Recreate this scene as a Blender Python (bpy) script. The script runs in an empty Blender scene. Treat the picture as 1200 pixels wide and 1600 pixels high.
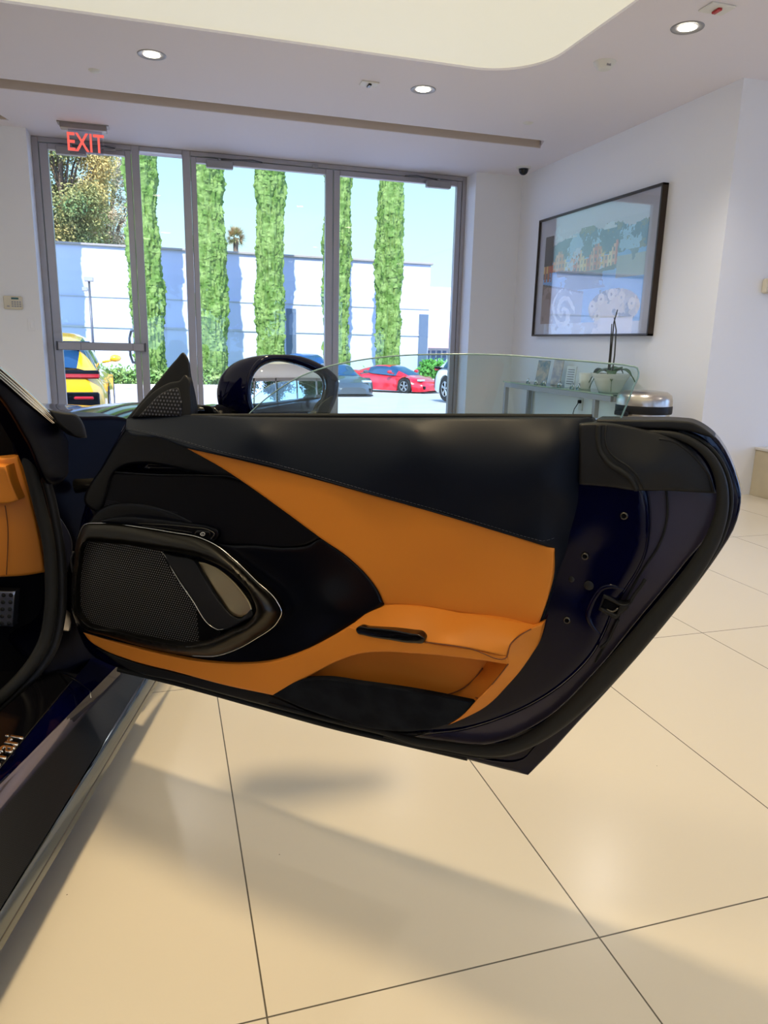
import bpy, math, random
import numpy as np
from mathutils import Vector, Matrix
from mathutils.geometry import delaunay_2d_cdt
sc = bpy.context.scene
COL = sc.collection
random.seed(7); RNG = np.random.RandomState(7)
PI = math.pi

# ------------------------------------------------------------------ camera
H = 1.06
CR = np.array([0.95786642, -0.28625188, 0.02349012])
CU = np.array([0.04319085, 0.22441614, 0.9735358])
CF = np.array([0.28394801, 0.93150269, -0.22732414])
FPX = 1130.39
CAM = np.array([0.0, 0.0, H])
cd_ = bpy.data.cameras.new('camera'); cam = bpy.data.objects.new('camera', cd_); COL.objects.link(cam)
cd_.sensor_fit = 'VERTICAL'; cd_.sensor_height = 24.0; cd_.lens = FPX / 1600 * 24.0
cd_.clip_start = 0.02; cd_.clip_end = 500
cam.matrix_world = Matrix(((CR[0], CU[0], -CF[0], 0), (CR[1], CU[1], -CF[1], 0), (CR[2], CU[2], -CF[2], H), (0, 0, 0, 1)))
sc.camera = cam

# ------------------------------------------------------------------ sky, sun, exposure
sc.view_settings.view_transform = 'Standard'; sc.view_settings.look = 'None'
sc.view_settings.gamma = 1.0; sc.view_settings.use_curve_mapping = False
sc.view_settings.exposure = 0.56
w = bpy.data.worlds.new('sky'); sc.world = w; w.use_nodes = True
nt = w.node_tree; nt.nodes.clear()
wo = nt.nodes.new('ShaderNodeOutputWorld'); bg = nt.nodes.new('ShaderNodeBackground')
tc = nt.nodes.new('ShaderNodeTexCoord'); sx = nt.nodes.new('ShaderNodeSeparateXYZ'); rp = nt.nodes.new('ShaderNodeValToRGB')
nt.links.new(tc.outputs['Generated'], sx.inputs[0]); nt.links.new(sx.outputs['Z'], rp.inputs[0])
rp.color_ramp.elements[0].position = 0.0; rp.color_ramp.elements[0].color = (.70, .95, 1.0, 1)
rp.color_ramp.elements[1].position = 0.7; rp.color_ramp.elements[1].color = (.14, .40, 1.0, 1)
e = rp.color_ramp.elements.new(0.25); e.color = (.42, .76, .95, 1)
sg = nt.nodes.new('ShaderNodeMath'); sg.operation = 'MULTIPLY_ADD'; sg.inputs[1].default_value = -.55; nt.links.new(sx.outputs['Y'], sg.inputs[0])
ab = nt.nodes.new('ShaderNodeMath'); ab.operation = 'ABSOLUTE'; nt.links.new(sx.outputs['X'], ab.inputs[0]); nt.links.new(ab.outputs[0], sg.inputs[2])
mr_ = nt.nodes.new('ShaderNodeMapRange'); mr_.interpolation_type = 'SMOOTHSTEP'; mr_.inputs['From Min'].default_value = .02; mr_.inputs['From Max'].default_value = .75; nt.links.new(sg.outputs[0], mr_.inputs['Value'])
mxw = nt.nodes.new('ShaderNodeMix'); mxw.data_type = 'RGBA'; mxw.inputs['B'].default_value = (.95, 1.45, 2.7, 1); nt.links.new(mr_.outputs[0], mxw.inputs['Factor']); nt.links.new(rp.outputs[0], mxw.inputs['A'])
nt.links.new(mxw.outputs['Result'], bg.inputs[0]); bg.inputs[1].default_value = 1.05       # sky brightened and blued out of view, beside and behind, to add room daylight
nt.links.new(bg.outputs[0], wo.inputs[0])
sun = bpy.data.lights.new('sun', 'SUN'); sun.energy = 5.8; sun.angle = 0.01; sun.color = (1, .96, .88)
so = bpy.data.objects.new('sun', sun); COL.objects.link(so)
so.rotation_euler = Vector((.27, 1.0, -1.0)).to_track_quat('-Z', 'Y').to_euler()
sc.cycles.use_denoising = True
sc.cycles.max_bounces = 10; sc.cycles.transparent_max_bounces = 16; sc.cycles.sample_clamp_indirect = 6

# room measures
ZC = 2.81; YW = 7.5; XR = 3.73; YR = 4.38; ZP = 2.83

# ------------------------------------------------------------------ helpers
def ray(x, y): return CF + (x - 600) / FPX * CR - (y - 800) / FPX * CU
def on_z(x, y, z): d = ray(x, y); return CAM + d * ((z - H) / d[2])
def on_y(x, y, Y): d = ray(x, y); return CAM + d * (Y / d[1])
def on_x(x, y, X): d = ray(x, y); return CAM + d * (X / d[0])

class Plane:
    def __init__(s, p, n): s.p = np.array(p, float); s.n = np.array(n, float) / np.linalg.norm(n)
    def __call__(s, px, py, d=0.0):
        v = ray(px, py); t = ((s.p + s.n * d - CAM) @ s.n) / (v @ s.n)
        return CAM + v * t

def link(o, parent=None):
    COL.objects.link(o)
    if parent is not None:
        o.parent = parent
        base = parent
        off = Vector((0, 0, 0)); 
        if parent.get('_w'): o.matrix_parent_inverse = WM[parent.name].inverted()
    return o
WM = {}
def mesh(name, verts, faces, mat, parent=None, smooth=True, mats=None, fm=None, uv=None, auto=None):
    me = bpy.data.meshes.new(name)
    me.from_pydata([tuple(map(float, v)) for v in verts], [], faces)
    for m in (mats or [mat]): me.materials.append(m)
    if fm is not None:
        for p, i in zip(me.polygons, fm): p.material_index = i
    if uv is not None:
        ul = me.uv_layers.new(name='uv'); 
        for l in me.loops: ul.data[l.index].uv = uv[l.vertex_index]
    if smooth:
        me.shade_smooth()
        if auto: me.set_sharp_from_angle(angle=auto)
    me.validate(); me.update()
    o = bpy.data.objects.new(name, me)
    return link(o, parent)
def thing(name, label, cat, loc=(0, 0, 0), rz=0, group=None):
    o = bpy.data.objects.new(name, None); COL.objects.link(o)
    o.location = loc; o.rotation_euler = (0, 0, rz); o.empty_display_size = .1
    o['label'] = label; o['category'] = cat
    if group: o['group'] = group
    return o
def world_thing(name, label, cat, loc, group=None):     # children are modelled in world coordinates
    o = thing(name, label, cat, loc, 0, group); o['_w'] = 1
    WM[o.name] = Matrix.Translation(Vector(loc)); return o
def tag(o, label, cat, group=None, kind=None):
    o['label'] = label; o['category'] = cat
    if group: o['group'] = group
    if kind: o['kind'] = kind
    return o
def struct(o): o['kind'] = 'structure'; return o
def dup(root, loc, rz, label=None, group=None, scale=None):
    def cp(o, par):
        c = o.copy(); COL.objects.link(c)
        if par is not None: c.parent = par
        for ch in list(kids.get(o.name, [])): cp(ch, c)
        return c
    kids = {}
    for o in bpy.data.objects:
        if o.parent: kids.setdefault(o.parent.name, []).append(o)
    r = cp(root, None); r.location = loc; r.rotation_euler = (0, 0, rz)
    if scale: r.scale = (scale,) * 3
    if label: r['label'] = label
    if group: r['group'] = group
    return r

class MB:                                               # collects boxes, tubes and rings into one mesh
    def __init__(s): s.v = []; s.f = []; s.m = []
    def add(s, v, f, mi=0):
        b = len(s.v); s.v += [tuple(map(float, a)) for a in v]; s.f += [tuple(i + b for i in q) for q in f]; s.m += [mi] * len(f); return s
    def box(s, a, b, mi=0, bev=0.0):
        (x0, y0, z0), (x1, y1, z1) = a, b
        x0, x1 = sorted((x0, x1)); y0, y1 = sorted((y0, y1)); z0, z1 = sorted((z0, z1))
        if bev <= 0:
            v = [(x, y, z) for x in (x0, x1) for y in (y0, y1) for z in (z0, z1)]
            return s.add(v, [(0, 1, 3, 2), (4, 6, 7, 5), (0, 4, 5, 1), (2, 3, 7, 6), (0, 2, 6, 4), (1, 5, 7, 3)], mi)
        e = min(bev, (x1 - x0) * .45, (y1 - y0) * .45, (z1 - z0) * .45)
        c = []; idx = {}
        for ix, X in ((0, x0), (1, x1)):
            for iy, Y in ((0, y0), (1, y1)):
                for iz, Z in ((0, z0), (1, z1)):
                    sx_, sy_, sz_ = (1 - 2 * ix) * e, (1 - 2 * iy) * e, (1 - 2 * iz) * e
                    for k, o in enumerate(((0, sy_, sz_), (sx_, 0, sz_), (sx_, sy_, 0))):
                        idx[(ix, iy, iz, k)] = len(c); c.append((X + o[0], Y + o[1], Z + o[2]))
        f = []
        for k in range(3):
            for side in (0, 1):
                q = []
                for (a1, b1) in ((0, 0), (0, 1), (1, 1), (1, 0)):
                    t = [a1, b1]; t.insert(k, side); q.append(idx[(*t, k)])
                f.append(tuple(q if (side == 0) == (k != 1) else q[::-1]))
        for k in range(3):
            k1, k2 = [j for j in range(3) if j != k]
            for s1 in (0, 1):
                for s2 in (0, 1):
                    a0 = [0, 0, 0]; a0[k1] = s1; a0[k2] = s2; b0 = a0[:]; b0[k] = 1
                    f.append((idx[(*a0, k1)], idx[(*b0, k1)], idx[(*b0, k2)], idx[(*a0, k2)]))
        for ix in (0, 1):
            for iy in (0, 1):
                for iz in (0, 1): f.append(tuple(idx[(ix, iy, iz, k)] for k in range(3)))
        return s.add(c, f, mi)
    def tube(s, pts, r, n=8, mi=0, cap=True, flat=1.0, up=None, closed=False):
        P = [np.array(p, float) for p in pts]; R = r if hasattr(r, '__len__') else [r] * len(P)
        v = []; f = []; a = None; N = len(P)
        for i, p in enumerate(P):
            if closed: t = P[(i + 1) % N] - P[i - 1]
            else: t = P[min(i + 1, N - 1)] - P[max(i - 1, 0)]
            t = t / (np.linalg.norm(t) + 1e-12)
            if up is not None: a = np.array(up, float)
            elif a is None: a = np.array([0, 0, 1.]) if abs(t[2]) < .9 else np.array([1., 0, 0])
            a = a - t * (a @ t); a /= np.linalg.norm(a) + 1e-12; b = np.cross(t, a)
            for k in range(n):
                w_ = 2 * PI * k / n; v.append(p + R[i] * (math.cos(w_) * a * flat + math.sin(w_) * b))
        for i in range(N if closed else N - 1):
            j = (i + 1) % N
            for k in range(n): f.append((i * n + k, i * n + (k + 1) % n, j * n + (k + 1) % n, j * n + k))
        if cap and not closed: f += [tuple(range(n))[::-1], tuple((N - 1) * n + k for k in range(n))]
        return s.add(v, f, mi)
    def lathe(s, prof, c=(0, 0, 0), n=32, mi=0, axis=2, sx=1, sy=1):
        v = []; f = []
        for (r, z) in prof:
            for k in range(n):
                w_ = 2 * PI * k / n; q = [r * math.cos(w_) * sx, r * math.sin(w_) * sy]; q.insert(axis, z) if axis != 2 else q.append(z)
                v.append((q[0] + c[0], q[1] + c[1], q[2] + c[2]))
        for i in range(len(prof) - 1):
            for k in range(n): f.append((i * n + k, i * n + (k + 1) % n, (i + 1) * n + (k + 1) % n, (i + 1) * n + k))
        return s.add(v, f, mi)
    def prism(s, poly, z0, z1, mi=0):
        n = len(poly); v = [(*p, z0) for p in poly] + [(*p, z1) for p in poly]
        f = [tuple(range(n))[::-1], tuple(range(n, 2 * n))] + [(i, (i + 1) % n, n + (i + 1) % n, n + i) for i in range(n)]
        return s.add(v, f, mi)
    def xf(s, M):
        s.v = [tuple(M @ Vector(v)) for v in s.v]; return s
    def build(s, name, mat, parent=None, smooth=False, auto=None):
        mats = mat if isinstance(mat, list) else [mat]
        return mesh(name, s.v, s.f, None, parent, smooth or auto is not None, mats, s.m, auto=auto)

def catmull(pts, step, closed=True):
    """smooth curve through (x,y[,..]) points; a trailing 'c' keeps a corner."""
    P = [(np.array(p[:2], float), len(p) > 2 and p[2] == 'c') for p in pts]; n = len(P); out = []
    for i in range(n if closed else n - 1):
        p1, c1 = P[i]; p2, c2 = P[(i + 1) % n]
        p0 = P[i - 1][0] if (closed or i > 0) else p1; p3 = P[(i + 2) % n][0] if (closed or i + 2 < n) else p2
        L = np.linalg.norm(p2 - p1)
        def tan(a, b, c_): 
            l1 = np.linalg.norm(b - a) + 1e-9; l2 = np.linalg.norm(c_ - b) + 1e-9
            return ((b - a) / l1 * l2 + (c_ - b) / l2 * l1) / (l1 + l2)
        m1 = (p2 - p1) / (L + 1e-9) if c1 else tan(p0, p1, p2); m2 = (p2 - p1) / (L + 1e-9) if c2 else tan(p1, p2, p3)
        k = max(1, int(round(L / step)))
        for j in range(k):
            t = j / k
            out.append((2*t**3-3*t**2+1)*p1 + (t**3-2*t**2+t)*L*m1 + (-2*t**3+3*t**2)*p2 + (t**3-t**2)*L*m2)
    if not closed: out.append(P[-1][0])
    return np.array(out)
def seg_dist(Q, P, closed=True):
    A = P if closed else P[:-1]; B = np.roll(P, -1, 0) if closed else P[1:]
    D = B - A; L2 = (D ** 2).sum(1) + 1e-12; out = np.empty(len(Q))
    for i in range(0, len(Q), 4000):
        q = Q[i:i + 4000]; t = np.clip(((q[:, None] - A) * D).sum(2) / L2, 0, 1)
        out[i:i + 4000] = np.sqrt((((q[:, None] - (A + t[..., None] * D)) ** 2).sum(2)).min(1))
    return out
def inside(Q, P):
    x, y = Q[:, 0], Q[:, 1]; r = np.zeros(len(Q), bool); n = len(P)
    for i in range(n):
        x1, y1 = P[i]; x2, y2 = P[(i + 1) % n]
        c = ((y1 > y) != (y2 > y)); 
        with np.errstate(divide='ignore', invalid='ignore'): xi = (x2 - x1) * (y - y1) / (y2 - y1 + 1e-15) + x1
        r ^= c & (x < xi)
    return r
def tps(ctrl):
    C = np.array(ctrl, float); X = C[:, :2] / 100; n = len(X)
    def U(r2): return np.where(r2 > 1e-12, r2 * np.log(r2 + 1e-12), 0)
    K = U(((X[:, None] - X) ** 2).sum(2)) + np.eye(n) * 1e-3; Pm = np.hstack([np.ones((n, 1)), X])
    A = np.block([[K, Pm], [Pm.T, np.zeros((3, 3))]]); s_ = np.linalg.solve(A, np.r_[C[:, 2], 0, 0, 0])
    def f(Q):
        q = Q / 100; return U(((q[:, None] - X) ** 2).sum(2)) @ s_[:n] + s_[n] + q @ s_[n + 1:]
    return f
def relief(name, outline, plane, depth, back, mat, parent=None, step=6, rnd=4, rdep=.004, holes=(), smooth_px=None, cap=True, extra=None, rings=4):
    """a shaped panel: contour + depth field over a plane, rounded rim, real side walls and a back."""
    O = catmull(outline, smooth_px or step * .7); Hs = [catmull(h, step * .7) for h in holes]
    loops = [O] + Hs; pts = []; edges = []
    for L in loops:
        b = len(pts); pts += list(L); edges += [(b + i, b + (i + 1) % len(L)) for i in range(len(L))]
    x0, y0 = O.min(0); x1, y1 = O.max(0)
    gx, gy = np.meshgrid(np.arange(x0, x1, step), np.arange(y0, y1, step * .87)); gx = gx + (np.arange(gx.shape[0]) % 2)[:, None] * step / 2
    G = np.c_[gx.ravel(), gy.ravel()]
    def D2(Q): return np.min([seg_dist(Q, L) for L in loops], 0)
    def ok(Q):
        k = inside(Q, O)
        for h in Hs: k &= ~inside(Q, h)
        return k
    G = G[ok(G)]
    if len(G): G = G[D2(G) > rnd + step * .45]
    ringp = []
    for L in loops:
        t = np.roll(L, -1, 0) - np.roll(L, 1, 0); nn = np.c_[t[:, 1], -t[:, 0]]; nn /= np.linalg.norm(nn, axis=1)[:, None] + 1e-9
        for q in range(1, rings + 1):
            off = rnd * (1 - math.cos(q / rings * PI / 2))
            for sgn in (1, -1):
                Q = L + nn * off * sgn; m = ok(Q); Q = Q[m]
                if len(Q): Q = Q[np.abs(D2(Q) - off) < max(off * .12, .05)]; ringp.append(Q)
    if extra is not None: 
        ex = np.array(extra, float); G = np.vstack([G, ex[ok(ex) & (D2(ex) > .5)]])
    allp = np.vstack([np.array(pts)] + ringp + [G]) if len(G) else np.vstack([np.array(pts)] + ringp)
    vs, es, fs, ov, _, _ = delaunay_2d_cdt([Vector(p) for p in allp], edges, [], 0, 1e-4)
    V = np.array([tuple(v) for v in vs]); F = [tuple(f) for f in fs]
    cen = np.array([V[list(f)].mean(0) for f in F]); keep = ok(cen); F = [f for f, k in zip(F, keep) if k]
    dist = D2(V); dv = depth(V) if callable(depth) else np.full(len(V), float(depth))
    t = np.clip(dist / rnd, 0, 1); dv = dv - rdep * (1 - np.sqrt(np.clip(1 - (1 - t) ** 2, 0, 1)))
    W = [plane(V[i, 0], V[i, 1], dv[i]) for i in range(len(V))]
    o_ = np.argsort([0]); used = sorted({i for f in F for i in f}); mp = {i: k for k, i in enumerate(used)}
    verts = [W[i] for i in used]; faces = []
    e1 = np.cross(plane.n, [0, 0, 1]); e1 = e1 / np.linalg.norm(e1); e2 = np.cross(plane.n, e1)
    for f in F:
        a, b_, c_ = [W[i] for i in f[:3]]; nrm = np.cross(b_ - a, c_ - a)
        faces.append(tuple(mp[i] for i in (f if nrm @ plane.n > 0 else f[::-1])))
    # boundary map
    lookup = {}
    for i, src in enumerate(ov):
        for s_ in src: lookup[s_] = i
    b = 0
    for li, L in enumerate(loops):
        ids = [lookup.get(b + i, b + i) for i in range(len(L))]; b += len(L); k0 = len(verts)
        for i in ids: verts.append(W[i])
        for i in ids: verts.append(W[i] - plane.n * (.010 if back == 'thin' else dv[i] - back))
        n = len(ids)
        for i in range(n): j = (i + 1) % n; faces.append((k0 + i, k0 + j, k0 + n + j, k0 + n + i))
        if li == 0 and cap and not Hs: faces.append(tuple(k0 + n + i for i in range(n)))
    uv = [((v - plane.p) @ e1, (v - plane.p) @ e2) for v in map(np.array, verts)]
    return mesh(name, verts, faces, mat, parent, True, uv=uv, auto=math.radians(50))
def path_on(plane, pts, d, step=6, closed=False):
    P = catmull([p[:2] for p in pts], step, closed)
    if callable(d): dd = d(P)
    elif hasattr(d, '__len__'):
        s0 = np.r_[0, np.cumsum(np.linalg.norm(np.diff(P, axis=0), axis=1))]; dd = np.interp(s0 / s0[-1], np.linspace(0, 1, len(d)), d)
    else: dd = np.full(len(P), d)
    return [plane(P[i, 0], P[i, 1], dd[i]) for i in range(len(P))]
def strand(name, plane, pts, d, r, mat, parent, n=8, flat=1.0, step=6, closed=False):
    W = path_on(plane, pts, d, step, closed)
    if hasattr(r, '__len__'): r = np.interp(np.linspace(0, 1, len(W)), np.linspace(0, 1, len(r)), r)
    m = MB(); m.tube(W, r, n, flat=flat, up=plane.n if flat != 1 else None, closed=closed)
    return m.build(name, mat, parent, True)
def stitches(name, plane, pts, d, mat, parent, L=4, gap=2.2, r=.0005):
    P = catmull([p[:2] for p in pts], 1.0, False); m = MB(); i = 0; dd = d(P) if callable(d) else np.full(len(P), d)
    while i + L < len(P):
        m.tube([plane(*P[i], dd[i]), plane(*P[i + L // 2], dd[i] + .0006), plane(*P[i + L], dd[i])], r, 5); i += int(L + gap)
    return m.build(name, mat, parent, True)

# ------------------------------------------------------------------ materials
def mat(name, col, rough=.5, metal=0, coat=0, spec=.5, bump=None, noise=None, emit=None, crough=.03, sheen=0, aniso=0):
    m = bpy.data.materials.new(name); m.use_nodes = True; n = m.node_tree; b = n.nodes['Principled BSDF']
    b.inputs['Base Color'].default_value = (*col, 1); b.inputs['Roughness'].default_value = rough; b.inputs['Metallic'].default_value = metal
    b.inputs['Coat Weight'].default_value = coat; b.inputs['Coat Roughness'].default_value = crough; b.inputs['Specular IOR Level'].default_value = spec
    if sheen: b.inputs['Sheen Weight'].default_value = sheen
    t = n.nodes.new('ShaderNodeTexCoord')
    if noise:                                            # (scale, second colour, detail)
        nz = n.nodes.new('ShaderNodeTexNoise'); nz.inputs['Scale'].default_value = noise[0]; nz.inputs['Detail'].default_value = noise[2] if len(noise) > 2 else 4
        mx = n.nodes.new('ShaderNodeMix'); mx.data_type = 'RGBA'; cr = n.nodes.new('ShaderNodeValToRGB')
        cr.color_ramp.elements[0].position = .38; cr.color_ramp.elements[1].position = .62
        n.links.new(t.outputs['Object'], nz.inputs['Vector']); n.links.new(nz.outputs['Fac'], cr.inputs[0]); n.links.new(cr.outputs[0], mx.inputs['Factor'])
        mx.inputs['A'].default_value = (*col, 1); mx.inputs['B'].default_value = (*noise[1], 1); n.links.new(mx.outputs['Result'], b.inputs['Base Color'])
    if bump:                                             # (scale, strength, distance)
        nb = n.nodes.new('ShaderNodeTexNoise'); nb.inputs['Scale'].default_value = bump[0]; nb.inputs['Detail'].default_value = 3
        bp = n.nodes.new('ShaderNodeBump'); bp.inputs['Strength'].default_value = bump[1]; bp.inputs['Distance'].default_value = bump[2]
        n.links.new(t.outputs['Object'], nb.inputs['Vector']); n.links.new(nb.outputs['Fac'], bp.inputs['Height']); n.links.new(bp.outputs[0], b.inputs['Normal'])
    if emit: b.inputs['Emission Color'].default_value = (*emit[:3], 1); b.inputs['Emission Strength'].default_value = emit[3]
    return m
def glass(name, tint, refl=1.0, rough=0.0):
    m = bpy.data.materials.new(name); m.use_nodes = True; n = m.node_tree; n.nodes.clear()
    o = n.nodes.new('ShaderNodeOutputMaterial'); tr = n.nodes.new('ShaderNodeBsdfTransparent'); gl = n.nodes.new('ShaderNodeBsdfGlossy')
    mx = n.nodes.new('ShaderNodeMixShader'); fr = n.nodes.new('ShaderNodeFresnel'); fr.inputs['IOR'].default_value = 1.45
    ml = n.nodes.new('ShaderNodeMath'); ml.operation = 'MULTIPLY'; ml.inputs[1].default_value = refl
    tr.inputs[0].default_value = (*tint, 1); gl.inputs['Roughness'].default_value = rough
    geo = n.nodes.new('ShaderNodeNewGeometry'); io = n.nodes.new('ShaderNodeMapRange'); io.inputs['To Min'].default_value = 1.45; io.inputs['To Max'].default_value = 1 / 1.45
    n.links.new(geo.outputs['Backfacing'], io.inputs['Value']); n.links.new(io.outputs[0], fr.inputs['IOR'])
    n.links.new(fr.outputs[0], ml.inputs[0]); n.links.new(ml.outputs[0], mx.inputs[0]); n.links.new(tr.outputs[0], mx.inputs[1]); n.links.new(gl.outputs[0], mx.inputs[2])
    n.links.new(mx.outputs[0], o.inputs[0]); return m
def dots(name, ca, cb, cell, rad, rough=.5, metal=.0, bumpd=.0006, spec=.5):
    """perforated sheet: rows of small round holes over the sheet's own uv, in metres."""
    m = mat(name, ca, rough, metal, spec=spec); n = m.node_tree; b = n.nodes['Principled BSDF']
    uv = n.nodes.new('ShaderNodeUVMap'); uv.uv_map = 'uv'
    outs = []
    for off in ((0, 0), (.5, .866)):
        v = n.nodes.new('ShaderNodeVectorMath'); v.operation = 'MULTIPLY_ADD'; v.inputs[1].default_value = (1 / cell, 1 / cell, 0); v.inputs[2].default_value = (off[0] + 50, off[1] + 50 * 1.732, 0)
        n.links.new(uv.outputs[0], v.inputs[0])
        md = n.nodes.new('ShaderNodeVectorMath'); md.operation = 'MODULO'; md.inputs[1].default_value = (1, 1.732, 1); n.links.new(v.outputs[0], md.inputs[0])
        sb = n.nodes.new('ShaderNodeVectorMath'); sb.operation = 'SUBTRACT'; sb.inputs[1].default_value = (.5, .866, 0); n.links.new(md.outputs[0], sb.inputs[0])
        ln = n.nodes.new('ShaderNodeVectorMath'); ln.operation = 'LENGTH'; n.links.new(sb.outputs[0], ln.inputs[0]); outs.append(ln)
    mn = n.nodes.new('ShaderNodeMath'); mn.operation = 'MINIMUM'; n.links.new(outs[0].outputs['Value'], mn.inputs[0]); n.links.new(outs[1].outputs['Value'], mn.inputs[1])
    mr = n.nodes.new('ShaderNodeMapRange'); mr.inputs['From Min'].default_value = rad - .06; mr.inputs['From Max'].default_value = rad + .06
    n.links.new(mn.outputs[0], mr.inputs['Value'])
    mx = n.nodes.new('ShaderNodeMix'); mx.data_type = 'RGBA'; mx.inputs['A'].default_value = (*cb, 1); mx.inputs['B'].default_value = (*ca, 1)
    n.links.new(mr.outputs[0], mx.inputs['Factor']); n.links.new(mx.outputs['Result'], b.inputs['Base Color'])
    bp = n.nodes.new('ShaderNodeBump'); bp.inputs['Distance'].default_value = bumpd; bp.inputs['Strength'].default_value = 1
    n.links.new(mr.outputs[0], bp.inputs['Height']); n.links.new(bp.outputs[0], b.inputs['Normal']); return m

M = {}
M['wall'] = mat('wall_paint', (.86, .865, .89), .6, bump=(60, .05, .002))
M['ceiling'] = mat('ceiling_paint', (.82, .78, .83), .7)
M['alu'] = mat('door_aluminium', (.40, .38, .39), .38, .6, bump=(200, .03, .001))
M['alu_dark'] = mat('dark_aluminium', (.10, .10, .11), .4, .6)
M['closer'] = mat('closer_grey', (.33, .32, .33), .4, .4)
M['pane'] = glass('clear_pane', (.96, .985, .99), .8)
M['car_glass'] = glass('green_tinted_glass', (.87, .945, .92), 1.3)
M['glass_edge'] = mat('polished_glass_edge', (.30, .44, .42), .08, 0, .4)
M['navy_inner'] = mat('navy_inner_body', (.0004, .0005, .004), .35, 0, 0, .05)
M['jamb'] = mat('jamb_lilac_sheen', (.040, .034, .056), .22, 0, 0, .30)  # lilac floor reflection on the navy jamb, put into the base colour
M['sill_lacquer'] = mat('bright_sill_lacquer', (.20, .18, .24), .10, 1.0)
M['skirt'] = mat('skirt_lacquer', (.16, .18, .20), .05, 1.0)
M['navy'] = mat('navy_paint', (.0004, .0006, .013), .07, 0, 0, .24)
M['black_leather'] = mat('black_leather', (.0042, .0065, .013), .46, 0, 0, .12, bump=(900, .25, .0006))
M['tan'] = mat('tan_leather', (.68, .225, .024), .52, 0, 0, .28, bump=(900, .22, .0006))
M['satin'] = mat('satin_black_trim', (.0016, .0022, .005), .26, .0, 0, .18)
M['housing'] = mat('speaker_housing_lacquer', (.050, .046, .040), .34, 1.0)
M['satin_metal'] = mat('dark_satin_metal', (.10, .092, .08), .27, .9)
M['champagne'] = mat('champagne_metal', (.36, .29, .17), .33, 1.0, bump=(400, .05, .0005))
M['chrome'] = mat('chrome', (.75, .74, .72), .12, 1.0)
M['suede'] = mat('black_suede', (.005, .006, .009), .95, 0, 0, .10, noise=(25, (.010, .012, .016)))
M['rubber'] = mat('black_rubber', (.016, .016, .015), .6, 0, 0, .2, bump=(500, .1, .0005))
M['plastic'] = mat('black_plastic', (.0095, .0095, .010), .48, 0, 0, .24, bump=(1200, .2, .0003))
M['gloss_black'] = mat('gloss_black', (.002, .002, .003), .07, 0, 0, .4)
M['grille'] = dots('speaker_mesh', (.0015, .0015, .002), (.34, .32, .30), .0060, .20, .45, .2, bumpd=.0001, spec=.2)
M['cloth_mesh'] = dots('dark_perforated_sheet', (.0018, .002, .004), (.050, .052, .066), .0050, .20, .5, bumpd=.0001, spec=.15)
M['tweeter'] = dots('tweeter_mesh', (.004, .004, .006), (.09, .09, .11), .0085, .24, .35, .0, spec=.3)
M['thread'] = mat('grey_thread', (.05, .055, .07), .7)
M['tan_thread'] = mat('brown_seam', (.16, .045, .008), .7)
M['void'] = mat('dark_carpet', (.003, .003, .004), .95, 0, 0, .1)
M['white_paint'] = mat('white_plastic', (.75, .74, .70), .4)
M['cream'] = mat('cream_plastic', (.68, .62, .48), .45)
M['mirror'] = mat('mirror_silver', (.86, .90, .88), .0, 1.0)
M['steel'] = mat('brushed_steel', (.60, .55, .48), .28, 1.0, bump=(150, .08, .0006))
M['lamp'] = mat('lamp_lens', (1, .95, .8), .4, emit=(1, .93, .72, 9))
def carbon():
    m = mat('carbon_fibre', (.006, .006, .008), .30, 0, 0, .3); n = m.node_tree; b = n.nodes['Principled BSDF']
    t = n.nodes.new('ShaderNodeTexCoord'); c = n.nodes.new('ShaderNodeTexChecker'); c.inputs['Scale'].default_value = 480
    c.inputs['Color1'].default_value = (.004, .004, .006, 1); c.inputs['Color2'].default_value = (.016, .017, .020, 1)
    n.links.new(t.outputs['Object'], c.inputs['Vector']); n.links.new(c.outputs['Color'], b.inputs['Base Color']); return m
M['carbon'] = carbon()
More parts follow.
